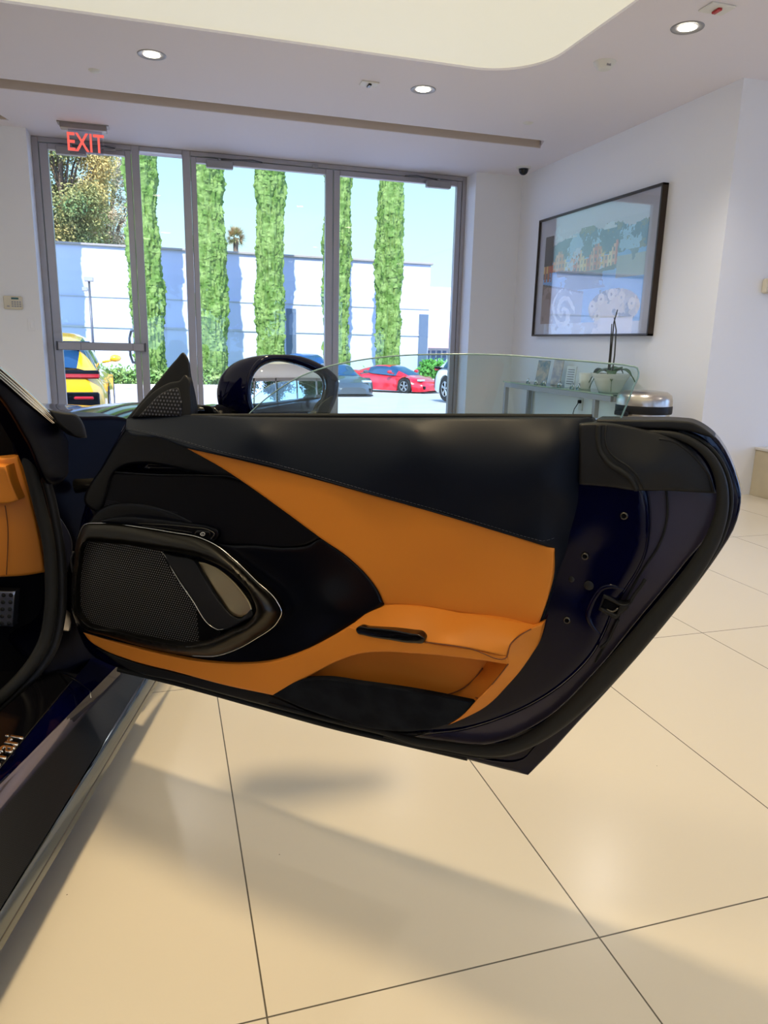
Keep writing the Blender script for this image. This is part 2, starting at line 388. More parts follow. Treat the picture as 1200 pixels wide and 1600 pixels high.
def tile_floor():
    m = mat('cream_floor_tiles', (.66, .58, .44), .16, 0, 0, .5); n = m.node_tree; b = n.nodes['Principled BSDF']; L = n.links.new
    t = n.nodes.new('ShaderNodeTexCoord'); s = n.nodes.new('ShaderNodeSeparateXYZ'); L(t.outputs['Object'], s.inputs[0]); mins = []
    for ax, x0, wd in (('X', .115, .6115), ('Y', .955, 1.190)):
        a = n.nodes.new('ShaderNodeMath'); a.operation = 'MULTIPLY_ADD'; a.inputs[1].default_value = 1 / wd; a.inputs[2].default_value = 100 - x0 / wd; L(s.outputs[ax], a.inputs[0])
        fr = n.nodes.new('ShaderNodeMath'); fr.operation = 'FRACT'; L(a.outputs[0], fr.inputs[0])
        pp = n.nodes.new('ShaderNodeMath'); pp.operation = 'PINGPONG'; pp.inputs[1].default_value = .5; L(fr.outputs[0], pp.inputs[0])
        q = n.nodes.new('ShaderNodeMath'); q.operation = 'MULTIPLY'; q.inputs[1].default_value = wd; L(pp.outputs[0], q.inputs[0]); mins.append((q, a))
    mn = n.nodes.new('ShaderNodeMath'); mn.operation = 'MINIMUM'; L(mins[0][0].outputs[0], mn.inputs[0]); L(mins[1][0].outputs[0], mn.inputs[1])
    mr = n.nodes.new('ShaderNodeMapRange'); mr.inputs['From Min'].default_value = .0009; mr.inputs['From Max'].default_value = .0019; L(mn.outputs[0], mr.inputs['Value'])
    nz = n.nodes.new('ShaderNodeTexNoise'); nz.inputs['Scale'].default_value = 1.3; nz.inputs['Detail'].default_value = 1; nz.inputs['Roughness'].default_value = .4; L(t.outputs['Object'], nz.inputs['Vector'])
    c1 = n.nodes.new('ShaderNodeValToRGB'); c1.color_ramp.elements[0].position = .3; c1.color_ramp.elements[1].position = .7
    c1.color_ramp.elements[0].color = (.70, .625, .50, 1); c1.color_ramp.elements[1].color = (.715, .64, .515, 1); L(nz.outputs['Fac'], c1.inputs[0])
    mx = n.nodes.new('ShaderNodeMix'); mx.data_type = 'RGBA'; mx.inputs['A'].default_value = (.10, .085, .06, 1); L(c1.outputs[0], mx.inputs['B']); L(mr.outputs[0], mx.inputs['Factor'])
    sp = n.nodes.new('ShaderNodeTexVoronoi'); sp.inputs['Scale'].default_value = 7; L(t.outputs['Object'], sp.inputs['Vector'])
    lt = n.nodes.new('ShaderNodeMath'); lt.operation = 'LESS_THAN'; lt.inputs[1].default_value = .011; L(sp.outputs['Distance'], lt.inputs[0])
    m2 = n.nodes.new('ShaderNodeMix'); m2.data_type = 'RGBA'; L(mx.outputs['Result'], m2.inputs['A']); m2.inputs['B'].default_value = (.16, .12, .08, 1); L(lt.outputs[0], m2.inputs['Factor'])
    L(m2.outputs['Result'], b.inputs['Base Color'])
    rr = n.nodes.new('ShaderNodeMapRange'); rr.inputs['To Min'].default_value = .22; rr.inputs['To Max'].default_value = .27; L(nz.outputs['Fac'], rr.inputs['Value']); L(rr.outputs[0], b.inputs['Roughness'])
    bp = n.nodes.new('ShaderNodeBump'); bp.inputs['Distance'].default_value = .0008; L(mr.outputs[0], bp.inputs['Height']); L(bp.outputs[0], b.inputs['Normal'])
    return m
M['floor'] = tile_floor()

# ================================================================== the room
YF = 7.8; OX0, OX1 = -1.055, 3.20
def slab(name, outline, holes, z0, z1, m, parent=None):
    loops = [np.array(outline, float)] + [np.array(h, float) for h in holes]; pts = []; ed = []
    for L in loops:
        b = len(pts); pts += [Vector(p) for p in L]; ed += [(b + i, b + (i + 1) % len(L)) for i in range(len(L))]
    vs, es, fs, ov, _, _ = delaunay_2d_cdt(pts, ed, [], 0, 1e-5)
    V = np.array([tuple(v) for v in vs]); F = [tuple(f) for f in fs]; cen = np.array([V[list(f)].mean(0) for f in F]); k = inside(cen, loops[0])
    for h in loops[1:]: k &= ~inside(cen, h)
    F = [f for f, q in zip(F, k) if q]; n = len(V); mb = MB()
    mb.add([(*v, z0) for v in V] + [(*v, z1) for v in V], [f[::-1] for f in F] + [tuple(i + n for i in f) for f in F])
    for L in loops:
        q = len(L); mb.add([(*p, z0) for p in L] + [(*p, z1) for p in L], [(i, (i + 1) % q, q + (i + 1) % q, q + i) for i in range(q)])
    return mb.build(name, m, parent)
BX0, BX1, BY0 = -7.0, 9.0, -7.0
struct(slab('floor', [(BX0, BY0), (BX1, BY0), (BX1, YR + .2), (XR, YR + .2), (XR, YF + .1), (BX0, YF + .1)], [], -.12, 0, M['floor']))
def rrect(x0, y0, x1, y1, r, n=14, corners=(1, 1, 1, 1)):
    out = []
    for i, (cx, cy, a) in enumerate(((x1 - r, y1 - r, 0), (x0 + r, y1 - r, 90), (x0 + r, y0 + r, 180), (x1 - r, y0 + r, 270))):
        for k in range(n + 1): w_ = math.radians(a + 90 * k / n); out.append((cx + r * math.cos(w_), cy + r * math.sin(w_)))
    return out
cove = rrect(-6.2, -3.6, 2.43, 4.87, .42)
slot = [(-6.5, 6.20), (3.27, 6.20), (3.36, 6.44), (-6.5, 6.44)]
slot2 = [(-6.5, 7.14), (-1.20, 7.14), (-1.15, 7.31), (-6.5, 7.31)]
struct(slab('ceiling', [(BX0, BY0), (BX1, BY0), (BX1, YR + .2), (XR + .2, YR + .2), (XR + .2, YF + .15), (BX0, YF + .15)], [cove, slot, slot2], ZC, ZC + .16, M['ceiling']))
struct(slab('trim_1', rrect(-6.3, -3.7, 2.53, 4.97, .4), [], ZC + .014, ZC + .034, mat('stretched_light_ceiling', (.6, .58, .50), .6, emit=(1, .955, .76, .33))))
M['slot'] = mat('slot_lining', (.62, .53, .45), .7)
m_ = MB(); m_.box((-6.6, 6.15, ZC + .161), (3.45, 6.55, ZC + .18)); m_.box((-6.5, 6.425, ZC + .002), (3.34, 6.439, ZC + .16)); struct(m_.build('trim_2', M['slot']))
m_ = MB(); m_.box((-6.6, 7.04, ZC + .161), (-1.05, 7.4, ZC + .18)); m_.box((-6.5, 7.295, ZC + .004), (-1.17, 7.309, ZC + .16)); struct(m_.build('trim_3', M['slot']))
m_ = MB(); m_.box((BX0, 7.5, 0), (OX0, YF + .05, ZC)); struct(m_.build('wall_front', M['wall']))
m_ = MB(); m_.box((OX1, 7.5, 0), (XR + .2, YF + .05, ZC)); struct(m_.build('wall_front_right', M['wall']))
m_ = MB(); m_.box((XR, YR, 0), (BX1, 7.499, ZC)); struct(m_.build('wall_right', M['wall']))
m_ = MB(); m_.box((BX0 - .2, BY0, 0), (BX0, YF, ZC)); struct(m_.build('wall_left', M['wall']))

# the front glazing: four fixed verticals, two kinds of door leaf
def frame_box(m, x0, x1, z0, z1, y0=YF - .05, y1=YF + .04, mi=0): m.box((x0, y0, z0), (x1, y1, z1), mi, .004)
m_ = MB()
for a, b in ((OX0, -1.0), (-.20, -.13), (.262, .335), (3.155, OX1)): frame_box(m_, a, b, 0, ZC - .002)
for a, b in ((-1.0, -.20), (-.13, .262), (.335, 3.155)): frame_box(m_, a, b, ZC - .045, ZC - .002); frame_box(m_, a, b, 0, .03)
wf = struct(m_.build('window_1', M['alu']))
m_ = MB(); m_.box((-.13, YF - .004, .03), (.262, YF + .004, ZC - .045)); m_.build('pane', M['pane'], wf)
def leaf(n, x0, x1, bar=False, hinge=-1):
    m = MB(); y0, y1 = YF - .045, YF + .02; zt = ZC - .05; s = .088 if bar else .045
    st = (.075, .055) if bar else ((.05, .075) if hinge < 0 else (.065, .055))
    frame_box(m, x0, x0 + st[0], .035, zt, y0, y1); frame_box(m, x1 - st[1], x1, .035, zt, y0, y1)
    frame_box(m, x0 + st[0], x1 - st[1], zt - .05, zt, y0, y1); frame_box(m, x0 + st[0], x1 - st[1], .035, .27, y0, y1)
    d = struct(m.build('door_%d' % n, M['alu']))
    g = MB(); g.box((x0 + st[0], YF - .014, .27), (x1 - st[1], YF - .006, zt - .05)); g.build('pane', M['pane'], d)
    return d
d1 = leaf(1, -.996, -.204, True); d2 = leaf(2, .339, 1.738); d3 = leaf(3, 1.746, 3.151, False, 1)
m_ = MB(); m_.box((-.955, YF - .115, .925), (-.165, YF - .075, 1.0), 0, .006); m_.box((-.75, YF - .118, .93), (-.747, YF - .112, .995), 1); m_.box((-.275, YF - .118, .93), (-.272, YF - .112, .995), 1)
m_.box((-.97, YF - .12, .92), (-.955, YF - .045, 1.005), 1, .003); m_.box((-.165, YF - .12, .92), (-.152, YF - .045, 1.005), 1, .003)
m_.build('push_bar', [M['alu'], M['alu_dark']], d1)
m_ = MB(); m_.tube([(-.245, YF + .02, 1.12), (-.29, YF + .08, 1.12), (-.31, YF + .09, 1.05), (-.31, YF + .09, .88), (-.29, YF + .08, .81), (-.245, YF + .02, .81)], .013, 10)
m_.build('pull_handle', M['closer'], d1, True)
def closer(d, x0, x1, z0, z1, ax):
    m = MB(); m.box((x0, YF - .11, z0), (x1, YF - .045, z1), 0, .006); m.tube([((x0 + x1) / 2, YF - .08, z1), ((x0 + x1) / 2, YF - .08, z1 + .018)], .017, 12)
    m.tube([((x0 + x1) / 2, YF - .08, z1 + .012), (ax, YF - .13, z1 + .022), (ax + (.10 if ax > x1 else -.10), YF - .06, z1 + .026)], .007, 8, 1)
    m.build('door_closer', [M['closer'], M['alu_dark']], d)
closer(d1, -.85, -.59, 2.665, 2.735, -.42); closer(d2, .48, .735, 2.665, 2.735, .92); closer(d3, 2.73, 3.0, 2.665, 2.735, 2.60)
m_ = MB(); m_.tube([(-.46, YF - .07, 2.757), (-.28, YF - .07, 2.757)], .009, 8); m_.box((-.44, YF - .08, 2.735), (-.33, YF - .06, 2.778), 0, .004); m_.build('closer_arm', M['closer'], d1)
for x, d in ((1.52, d2),): m_ = MB(); m_.box((x, YF - .075, 2.755), (x + .06, YF - .045, 2.785), 0, .004); m_.build('door_stop', M['closer'], d)
# outside canopy band above the narrow pane
m_ = MB(); m_.box((-7, YF + .05, ZC + .21), (9, YF + 1.3, ZC + .5)); struct(m_.build('trim_4', mat('canopy_soffit', (.62, .50, .47), .7)))

# rear and right glazing (seen in the mirrors and paints)
def glazing(name, horizontal, a0, a1, c, n):
    m = MB(); g = MB()
    for i in range(n + 1):
        a = a0 + (a1 - a0) * i / n
        if horizontal: m.box((a - .05, c - .06, 0), (a + .05, c + .06, ZC))
        else: m.box((c - .06, a - .05, 0), (c + .06, a + .05, ZC))
    for z0, z1 in ((0, .1), (ZC - .25, ZC)):
        if horizontal: m.box((a0, c - .06, z0), (a1, c + .06, z1))
        else: m.box((c - .06, a0, z0), (c + .06, a1, z1))
    o = struct(m.build(name, M['alu']))
    if horizontal: g.box((a0, c - .004, .1), (a1, c + .004, ZC - .25))
    else: g.box((c - .004, a0, .1), (c + .004, a1, ZC - .25))
    g.build('pane', M['pane'], o)
glazing('window_2', True, BX0, BX1, BY0, 9)
glazing('window_3', False, BY0, YR, BX1, 6)

# ceiling fittings
def downlight(x, y, label, power=40, group='recessed ceiling lights'):
    t = thing('recessed_downlight', label, 'ceiling light', (x, y, ZC), 0, group)
    m = MB(); m.lathe([(.052, .012), (.056, .001), (.082, -.004), (.088, -.004), (.090, 0)], n=36); m.build('trim_ring', M['closer'], t, True)
    m = MB(); m.lathe([(.0, -.006), (.036, -.0055), (.050, -.002), (.052, .01)], n=32); m.build('lens', M['lamp'], t, True)
    l = bpy.data.lights.new('downlight_bulb', 'SPOT'); l.energy = power; l.color = (1, .93, .86); l.spot_size = math.radians(125); l.spot_blend = .8; l.shadow_soft_size = .05
    o = bpy.data.objects.new('bulb', l); COL.objects.link(o); o.parent = t; o.location = (0, 0, -.03)
    return t
downlight(.017, 5.36, 'round recessed ceiling light above the glass doors, nearest the red exit sign')
downlight(1.845, 5.35, 'round recessed ceiling light near the curved ceiling corner, above the double doors')
downlight(2.878, 3.874, 'round recessed ceiling light at the upper right, largest-looking of the three')
for x, y, q in ((2.88, 1.2, 'added fill light in the ceiling over the right aisle, just behind the camera'), (2.88, -1.6, 'added fill light in the ceiling over the right aisle, far behind the camera'),
                (5.2, 2.4, 'added fill light in the ceiling over the stone plinth to the right'), (5.2, -.8, 'added fill light in the ceiling over the open floor to the right'),
                (-3.4, 5.9, 'added fill light in the ceiling over the wall left of the glass door'), (0.6, -4.8, 'added fill light in the ceiling near the rear windows'), (5.2, -4.4, 'added fill light in the ceiling at the rear right corner')):
    downlight(x, y, q)  # added out of frame to brighten the room, built like the visible ones
def spotlight(x, y, z, label, power, soft=.13):
    t = thing('recessed_spotlight', label, 'ceiling light', (x, y, z))
    m = MB(); m.lathe([(.085, .02), (.09, -.002), (.115, -.006), (.12, 0)], n=36); m.build('trim_ring', M['white_paint'], t, True)
    m = MB(); m.lathe([(0, .0), (.085, .0), (.085, .02)], n=32); m.build('lens', M['lamp'], t, True)
    l = bpy.data.lights.new('spotlight_bulb', 'SPOT'); l.energy = power; l.color = (1, .78, .46); l.spot_size = math.radians(130); l.spot_blend = .6; l.shadow_soft_size = soft
    o = bpy.data.objects.new('bulb', l); COL.objects.link(o); o.parent = t; o.location = (0, 0, -.03)
spotlight(.14, 1.84, ZC + .013, 'round spotlight set in the bright ceiling straight above the open car door', 118)
spotlight(-.2, .86, ZC + .013, 'round spotlight set in the bright ceiling almost above the camera', 45, .24)
def small_fit(name, x, y, label, cat, prof, mt, n=24):
    t = thing(name, label, cat, (x, y, ZC)); m = MB(); m.lathe(prof, n=n); m.build('body', mt, t, True); return t
t = small_fit('fire_sprinkler', -.356, 5.79, 'small flush round sprinkler cap in the ceiling left of the exit sign', 'sprinkler', [(.0, -.012), (.028, -.012), (.034, -.006), (.040, -.004), (.042, 0)], M['white_paint'])
t = small_fit('fire_sprinkler', 2.895, 5.787, 'small flush round sprinkler cap near the right end of the ceiling slot', 'sprinkler', [(.0, -.010), (.028, -.010), (.032, -.004), (.040, -.003), (.042, 0)], M['white_paint'])
t = small_fit('smoke_detector', 2.74, 4.47, 'white round smoke detector on the ceiling beside the curved bright panel', 'smoke detector', [(0, -.045), (.03, -.045), (.048, -.036), (.056, -.014), (.066, -.012), (.070, 0)], M['white_paint'])
m_ = MB(); m_.box((-.014, -.052, -.034), (.014, -.047, -.022)); m_.build('sensor_window', M['closer'], t)
def ceiling_box(x, y, sx_, sy_, label, red):
    t = thing('ceiling_alarm_plate', label, 'ceiling alarm', (x, y, ZC)); m = MB(); m.box((-sx_, -sy_, -.010), (sx_, sy_, 0), 0, .003); m.build('plate', M['white_paint'], t)
    m = MB(); m.box((-.012, -.028, -.022), (.012, .028, -.010), 0, .003); m.build('strobe', mat('red_lens', (.5, .03, .03), .3) if red else M['gloss_black'], t)
ceiling_box(1.453, 5.364, .062, .045, 'square white plate with a small dark slot on the ceiling between the two far lights', False)
ceiling_box(2.86, 3.62, .075, .055, 'white ceiling plate with red marks at the top right edge', True)
t = small_fit('security_camera', 3.55, 7.13, 'black dome security camera hanging at the ceiling corner by the right wall', 'security camera', [(.055, -.018), (.070, -.016), (.075, 0)], M['white_paint'])
m_ = MB(); m_.lathe([(0, -.075), (.02, -.072), (.038, -.058), (.047, -.036), (.048, -.018)], n=28); m_.build('dome', M['gloss_black'], t, True)

# exit sign
ex = world_thing('exit_sign', 'red EXIT sign on a clear panel hanging from the ceiling over the left glass door', 'exit sign', (-.55, 7.2, ZC))
m_ = MB(); m_.box((-.745, 7.16, ZC - .045), (-.375, 7.26, ZC), 0, .004); m_.box((-.765, 7.15, ZC - .008), (-.355, 7.27, ZC - .0005)); m_.build('housing', mat('sign_housing', (.30, .27, .26), .35, .6), ex)
m_ = MB(); m_.box((-.685, 7.205, ZC - .235), (-.415, 7.213, ZC - .045), 0, .002); m_.build('clear_panel', glass('sign_acrylic', (.80, .80, .86), 1.6), ex)
def letters(name, txt, size, depth, mt, parent, Mx, bevel=0, shear=0, spacing=1.0, xs=1.0):
    cu = bpy.data.curves.new(name, 'FONT'); cu.body = txt; cu.size = size; cu.extrude = depth; cu.bevel_depth = bevel; cu.shear = shear; cu.align_x = 'CENTER'; cu.space_character = spacing
    o = bpy.data.objects.new(name, cu); me = bpy.data.meshes.new_from_object(o); bpy.data.objects.remove(o)
    for v in me.vertices: v.co = Mx @ Vector((v.co.x * xs, v.co.y, v.co.z))
    me.materials.clear(); me.materials.append(mt); q = bpy.data.objects.new(name, me); link(q, parent); return q
Mx = Matrix(((1, 0, 0, -.553), (0, 0, -1, 7.200), (0, 1, 0, ZC - .212), (0, 0, 0, 1)))
letters('exit_lettering', 'EXIT', .205, .002, mat('exit_red', (.75, .05, .05), .4, emit=(1, .16, .12, .55)), ex, Mx, bevel=.0025, xs=.72)

# wall fittings on the left
t = world_thing('alarm_keypad', 'cream alarm keypad on the wall left of the glass door', 'keypad', (-1.27, 7.5, 1.337))
m_ = MB(); m_.box((-1.352, 7.472, 1.279), (-1.196, 7.4995, 1.395), 0, .008); m_.build('case', M['cream'], t)
m_ = MB(); m_.box((-1.285, 7.4705, 1.366), (-1.225, 7.473, 1.382)); m_.build('display', mat('lcd_green', (.02, .09, .06), .2), t)
m_ = MB()
for i in range(4):
    for j in range(3): m_.box((-1.285 + .021 * i, 7.4695, 1.300 + .019 * j), (-1.270 + .021 * i, 7.473, 1.312 + .019 * j), 0, .001)
m_.box((-1.325, 7.4695, 1.30), (-1.303, 7.473, 1.31)); m_.build('keys', M['closer'], t)
t = world_thing('light_switch', 'white rocker light switch below the alarm keypad', 'light switch', (-1.135, 7.5, 1.15))
m_ = MB(); m_.box((-1.168, 7.492, 1.094), (-1.102, 7.4995, 1.206), 0, .002); m_.build('wall_plate', M['wall'], t)
m_ = MB(); m_.box((-1.150, 7.487, 1.116), (-1.120, 7.493, 1.184), 0, .003); m_.build('rocker', M['wall'], t)
t = world_thing('thermostat', 'cream thermostat on the far right wall at the edge of the picture', 'thermostat', (4.15, YR, 1.52))
m_ = MB(); m_.box((4.095, YR - .045, 1.467), (4.235, YR - .0005, 1.567), 0, .010); m_.build('case', M['cream'], t)
m_ = MB(); m_.box((4.135, YR - .047, 1.490), (4.215, YR - .044, 1.548)); m_.build('display', mat('lcd_blue_grey', (.25, .36, .42), .2), t)

# stone plinth
m_ = MB(); m_.box((4.246, 1.9, 0), (6.4, YR - .001, .345), 0, .003); m_.box((4.236, 1.89, .346), (6.41, YR - .001, .366), 1, .003)
for k in range(3): m_.box((4.2452, 3.72 - k * .6, .002), (4.2459, 3.723 - k * .6, .345), 2)
tag(m_.build('stone_plinth', [mat('plinth_tile', (.60, .52, .36), .3, noise=(3, (.52, .44, .30))), mat('plinth_top', (.66, .62, .55), .25), M['slot']]), 'low beige stone plinth against the wall at the right edge', 'plinth')

# framed picture
def artwork():
    # village houses above blue water, a torn sheet edge and pale swirls: coloured cell by cell
    nx, ny = 260, 160; rg = np.random.RandomState(3)
    def fb(seed, sx_, sy_):
        r = np.random.RandomState(seed); o = np.zeros((ny, nx)); a = 1.0
        for k in range(6):
            g = r.rand(int(sy_ * 2 ** k) + 2, int(sx_ * 2 ** k) + 2); yy = np.linspace(0, g.shape[0] - 1.001, ny); xx = np.linspace(0, g.shape[1] - 1.001, nx)
            y0 = yy.astype(int); x0 = xx.astype(int); fy = (yy - y0)[:, None]; fx = (xx - x0)[None]
            o += a * ((g[y0][:, x0] * (1 - fx) + g[y0][:, x0 + 1] * fx) * (1 - fy) + (g[y0 + 1][:, x0] * (1 - fx) + g[y0 + 1][:, x0 + 1] * fx) * fy); a *= .66
        return (o - o.min()) / (o.max() - o.min())
    U, V = np.meshgrid(np.linspace(0, 1, nx), np.linspace(1, 0, ny)); n1, n2, n3 = fb(1, 5, 4), fb(2, 9, 6), fb(5, 12, 5)
    C = np.zeros((ny, nx, 3)); C[:] = (.55, .56, .62)
    def put(mask, c, k=1.0): C[mask] = (C * (1 - k) + np.array(c) * k)[mask]
    box = (U > .055) & (U < .93) & (V > .09) & (V < .86)
    put(box, (.18, .42, .80))
    hill = box & (V > .62 + .06 * (n1 - .5)) & (V < .84 + .10 * (n2 - .5) - .1 * np.abs(U - .5)); put(hill, (.05, .11, .17)); put(hill & (n3 > .52), (.30, .52, .72)); put(hill & (n2 > .62), (.16, .17, .10))
    put(box & (V > .84 + .10 * (n2 - .5) - .1 * np.abs(U - .5)), (.52, .53, .60)); put((V > .80) & (n1 > .56) & (U > .1) & (U < .9), (.60, .68, .74))
    hs = box & (V > .52 + .02 * np.sin(U * 9)) & (V < .66 + .05 * np.round(np.sin(U * 37) * 2) / 2) & (U < .72)
    pal = np.array([(.62, .22, .06), (.75, .52, .14), (.55, .10, .05), (.70, .38, .22), (.78, .66, .36)]); idx = (U * 34).astype(int); hc = pal[np.random.RandomState(8).randint(0, 5, 40)[idx]]
    C[hs] = hc[hs]; put(hs & ((U * 102).astype(int) % 3 == 1) & ((V * 70).astype(int) % 4 < 2), (.10, .09, .10)); put(hs & (n3 > .66), (.55, .68, .85))
    quay = box & (V > .49) & (V < .525 + .02 * np.sin(U * 9)) & (n3 > .35); put(quay, (.10, .10, .10))
    ref = box & (V < .49) & (V > .36) & (n2 + .35 * (1 - np.abs(U - .45) * 3) > .74) & (U < .75); put(ref, (.09, .14, .18)); put(box & (U > .72) & (V > .42) & (V < .58), (.36, .42, .42))
    put(box & (V > .45) & (V < .62) & (U > .74) & (n3 > .55), (.12, .18, .22))
    put((U < .14) & box & (V > .60), (.015, .02, .03)); put((U < .14) & box & (V > .46) & (V < .60) & ((U * 60).astype(int) % 2 == 0), (.45, .12, .03))
    land = box & (V < .44 - .25 * (U - .05)) & (U < .46); put(land, (.34, .25, .22)); put(land & (U > .2), (.33, .36, .44)); put(land & (U < .15) & (n3 > .5), (.20, .13, .11))
    put((np.abs(V - (.44 - .25 * (U - .05))) < .008) & (U < .46) & box, (.06, .05, .05))
    rr = np.hypot((U - .28) * 1.7, V - .19); sw = np.sin(rr * 55 + 9 * n1 + np.arctan2(V - .19, U - .28) * 2); put((rr < .20) & (sw > .1), (.78, .82, .88)); put((rr < .20) & (sw < -.6), (.30, .33, .40))
    fl = (np.hypot((U - .72) * 1.0, (V - .20) * 1.4) < .20) & (V > .08); put(fl, (.46, .40, .27)); put(fl & (n3 > .5), (.66, .55, .36)); put(fl & (n2 > .66), (.18, .16, .08)); put((V < .12) & (U > .55) & (U < .88) & (n1 > .4), (.80, .76, .78))
    put((V < .09) & (U > .1) & (n2 > .45) & (U < .5), (.66, .74, .86))
    put((U > .60) & (U < .62) & (V > .28) & (V < .34), (.08, .12, .10))
    for fx_, fy_ in ((.55, .22), (.62, .27), (.70, .30), (.78, .27), (.86, .22), (.60, .14)):
        rr = np.hypot((U - fx_) * 1.7, V - fy_); put(rr < .045, (.74, .64, .44)); put(rr < .012, (.25, .18, .05))
    put(~box & (n1 < .55) & (V > .1), (.56, .57, .64)); return C
def picture():
    y0, y1, z0, z1 = 6.966, 5.04, 1.165, 2.292; x = XR
    t = world_thing('framed_picture', 'large framed harbour-village collage picture on the right wall', 'picture', (XR, 6.0, z0))
    m = MB(); f = .018
    for a, b, c, d in ((y1, y0, z0, z0 + f), (y1, y0, z1 - f, z1), (y1, y1 + f, z0, z1), (y0 - f, y0, z0, z1)): m.box((x - .055, a, c), (x - .0005, b, d), 0, .002)
    m.build('frame', mat('dark_bronze_frame', (.035, .022, .014), .35, .3), t)
    C = artwork(); ny, nx, _ = C.shape; v = []; fc = []
    for j in range(ny + 1):
        for i in range(nx + 1): v.append((x - .030, y0 - f - (y0 - y1 - 2 * f) * i / nx, z1 - f - (z1 - z0 - 2 * f) * j / ny))
    for j in range(ny):
        for i in range(nx): a = j * (nx + 1) + i; fc.append((a, a + 1, a + nx + 2, a + nx + 1))
    b0 = len(v); v += [(x - .002, v[k][1], v[k][2]) for k in (0, nx, (ny + 1) * (nx + 1) - 1, ny * (nx + 1))]; fc.append((b0, b0 + 1, b0 + 2, b0 + 3))
    mm = mat('printed_art', (.5, .5, .5), .12, 0, .35); n = mm.node_tree; at = n.nodes.new('ShaderNodeAttribute'); at.attribute_name = 'print'; n.links.new(at.outputs['Color'], n.nodes['Principled BSDF'].inputs['Base Color'])
    o = mesh('print', v, fc, mm, t, False); ca = o.data.color_attributes.new('print', 'FLOAT_COLOR', 'CORNER'); k = 0
    for p in o.data.polygons:
        c = C[(p.index // nx) if p.index < nx * ny else 0, p.index % nx]
        for l in p.loop_indices: ca.data[l].color = (*c, 1)
    m = MB(); m.box((x - .047, y1 + f, z0 + f), (x - .044, y0 - f, z1 - f)); m.build('cover_glass', glass('picture_glass', (.98, .98, .98), 1.2), t)
picture()

# console table with its things
TZ = .705
t = thing('console_table', 'narrow glass-topped steel console table along the right wall', 'table', (3.56, 6.0, 0))
m_ = MB(); m_.box((-.16, -.98, TZ - .012), (.15, 1.0, TZ), 0, .002); m_.build('glass_top', glass('table_glass', (.72, .90, .86), 1.3), t)
m_ = MB(); m_.box((-.1605, -.9805, TZ - .011), (-.1598, 1.0005, TZ - .001)); m_.build('glass_edge', M['glass_edge'], t)
for y in (-.72, .95):
    for x in (-.14, .13): m_ = MB(); m_.box((x - .02, y - .02, 0), (x + .02, y + .02, TZ - .06)); m_.build('leg', M['closer'], t)
m_ = MB()
for x in (-.14, .13): m_.box((x - .018, -.95, TZ - .06), (x + .018, .97, TZ - .013), 0, .002)
for y in (-.95, .95): m_.box((-.14, y - .018, TZ - .058), (.13, y + .018, TZ - .014), 0, .002)
m_.build('rail', M['closer'], t)
def pot():
    c = (3.53, 5.27, TZ); t = thing('potted_orchid', 'orchid with three bare stems in a flared white pot on the console table', 'plant', c)
    m = MB(); m.lathe([(0, .002), (.085, .002), (.092, .012), (.125, .09), (.160, .150), (.163, .154), (.155, .154), (.120, .09), (.0, .088)], n=40); m.build('pot', mat('white_ceramic', (.72, .72, .68), .25, 0, .3), t, True)
    m = MB(); m.lathe([(0, .135), (.10, .133), (.148, .125)], n=24); m.build('soil', mat('bark', (.05, .035, .02), .9, noise=(40, (.10, .07, .04))), t, True)
    lf = mat('orchid_leaf', (.05, .11, .035), .38, 0, .1)
    for a, L, dr in ((100, .25, .13), (165, .17, .16), (-70, .24, .11), (-120, .18, .17), (20, .17, .07)):
        w_ = math.radians(a); v = []; f = []; n = 12
        for i in range(n + 1):
            q = i / n; r = L * q; z = .14 + .10 * math.sin(q * 2.0) - dr * q * q * 1.3; wd = .042 * math.sin(min(1, q * 1.15 + .08) * PI) ** .6 + .002
            for k, s in ((0, -1), (1, 0), (2, 1)): v.append((r * math.cos(w_) - s * wd * math.sin(w_), r * math.sin(w_) + s * wd * math.cos(w_), z + (.012 if k != 1 else 0)))
            for k, s in ((0, -1), (1, 0), (2, 1)): v.append((v[-3][0], v[-3][1], v[-3][2] - .003))
        for i in range(n):
            for k in (0, 1): a_ = i * 6 + k; f.append((a_, a_ + 1, a_ + 7, a_ + 6)); f.append((a_ + 3, a_ + 9, a_ + 10, a_ + 4))
            for k in (0, 2): a_ = i * 6 + k; f.append((a_, a_ + 6, a_ + 9, a_ + 3))
        mesh('leaf', v, f, lf, t)
    for dx, dy, h_, b in ((0, .02, .66, .05), (.01, .0, .60, -.03), (-.01, .03, .55, .01)):
        m = MB(); m.tube([(dx, dy, .12), (dx + .005, dy + b * .2, .3), (dx, dy + b * .1, h_ - .1), (dx - .01, dy - b * .9, h_)], [.006, .006, .005, .004], 7); m.build('stem', mat('dark_stem', (.03, .03, .018), .5), t, True)
pot()
def stand_card(y, x, w_, h_, lean, mt, name, label, cat, rz=0.2, th=.012, grp=None):
    t = thing(name, label, cat, (x, y, TZ + .001), rz, grp)
    m = MB(); m.box((-th / 2, -w_ / 2, 0), (th / 2, w_ / 2, h_), 0, .001); m.xf(Matrix.Rotation(lean, 4, 'Y')); m.build('cover', mt, t); return t
c1 = mat('brochure_print', (.55, .50, .45), .3, noise=(14, (.10, .25, .36))); c2 = mat('brochure_print_dark', (.30, .30, .34), .3, noise=(18, (.60, .52, .45))); c3 = mat('pale_card', (.62, .66, .68), .4)
stand_card(6.42, 3.52, .13, .23, .22, c1, 'brochure', 'colourful brochure leaning on a stand, leftmost on the console table', 'brochure', .5)
stand_card(6.28, 3.60, .12, .24, .16, c2, 'brochure', 'darker brochure leaning behind the colourful one on the console table', 'brochure', .3)
t = stand_card(5.90, 3.53, .12, .19, .10, c3, 'price_card', 'pale printed card with dark lines standing left of the candle', 'card')
m_ = MB()
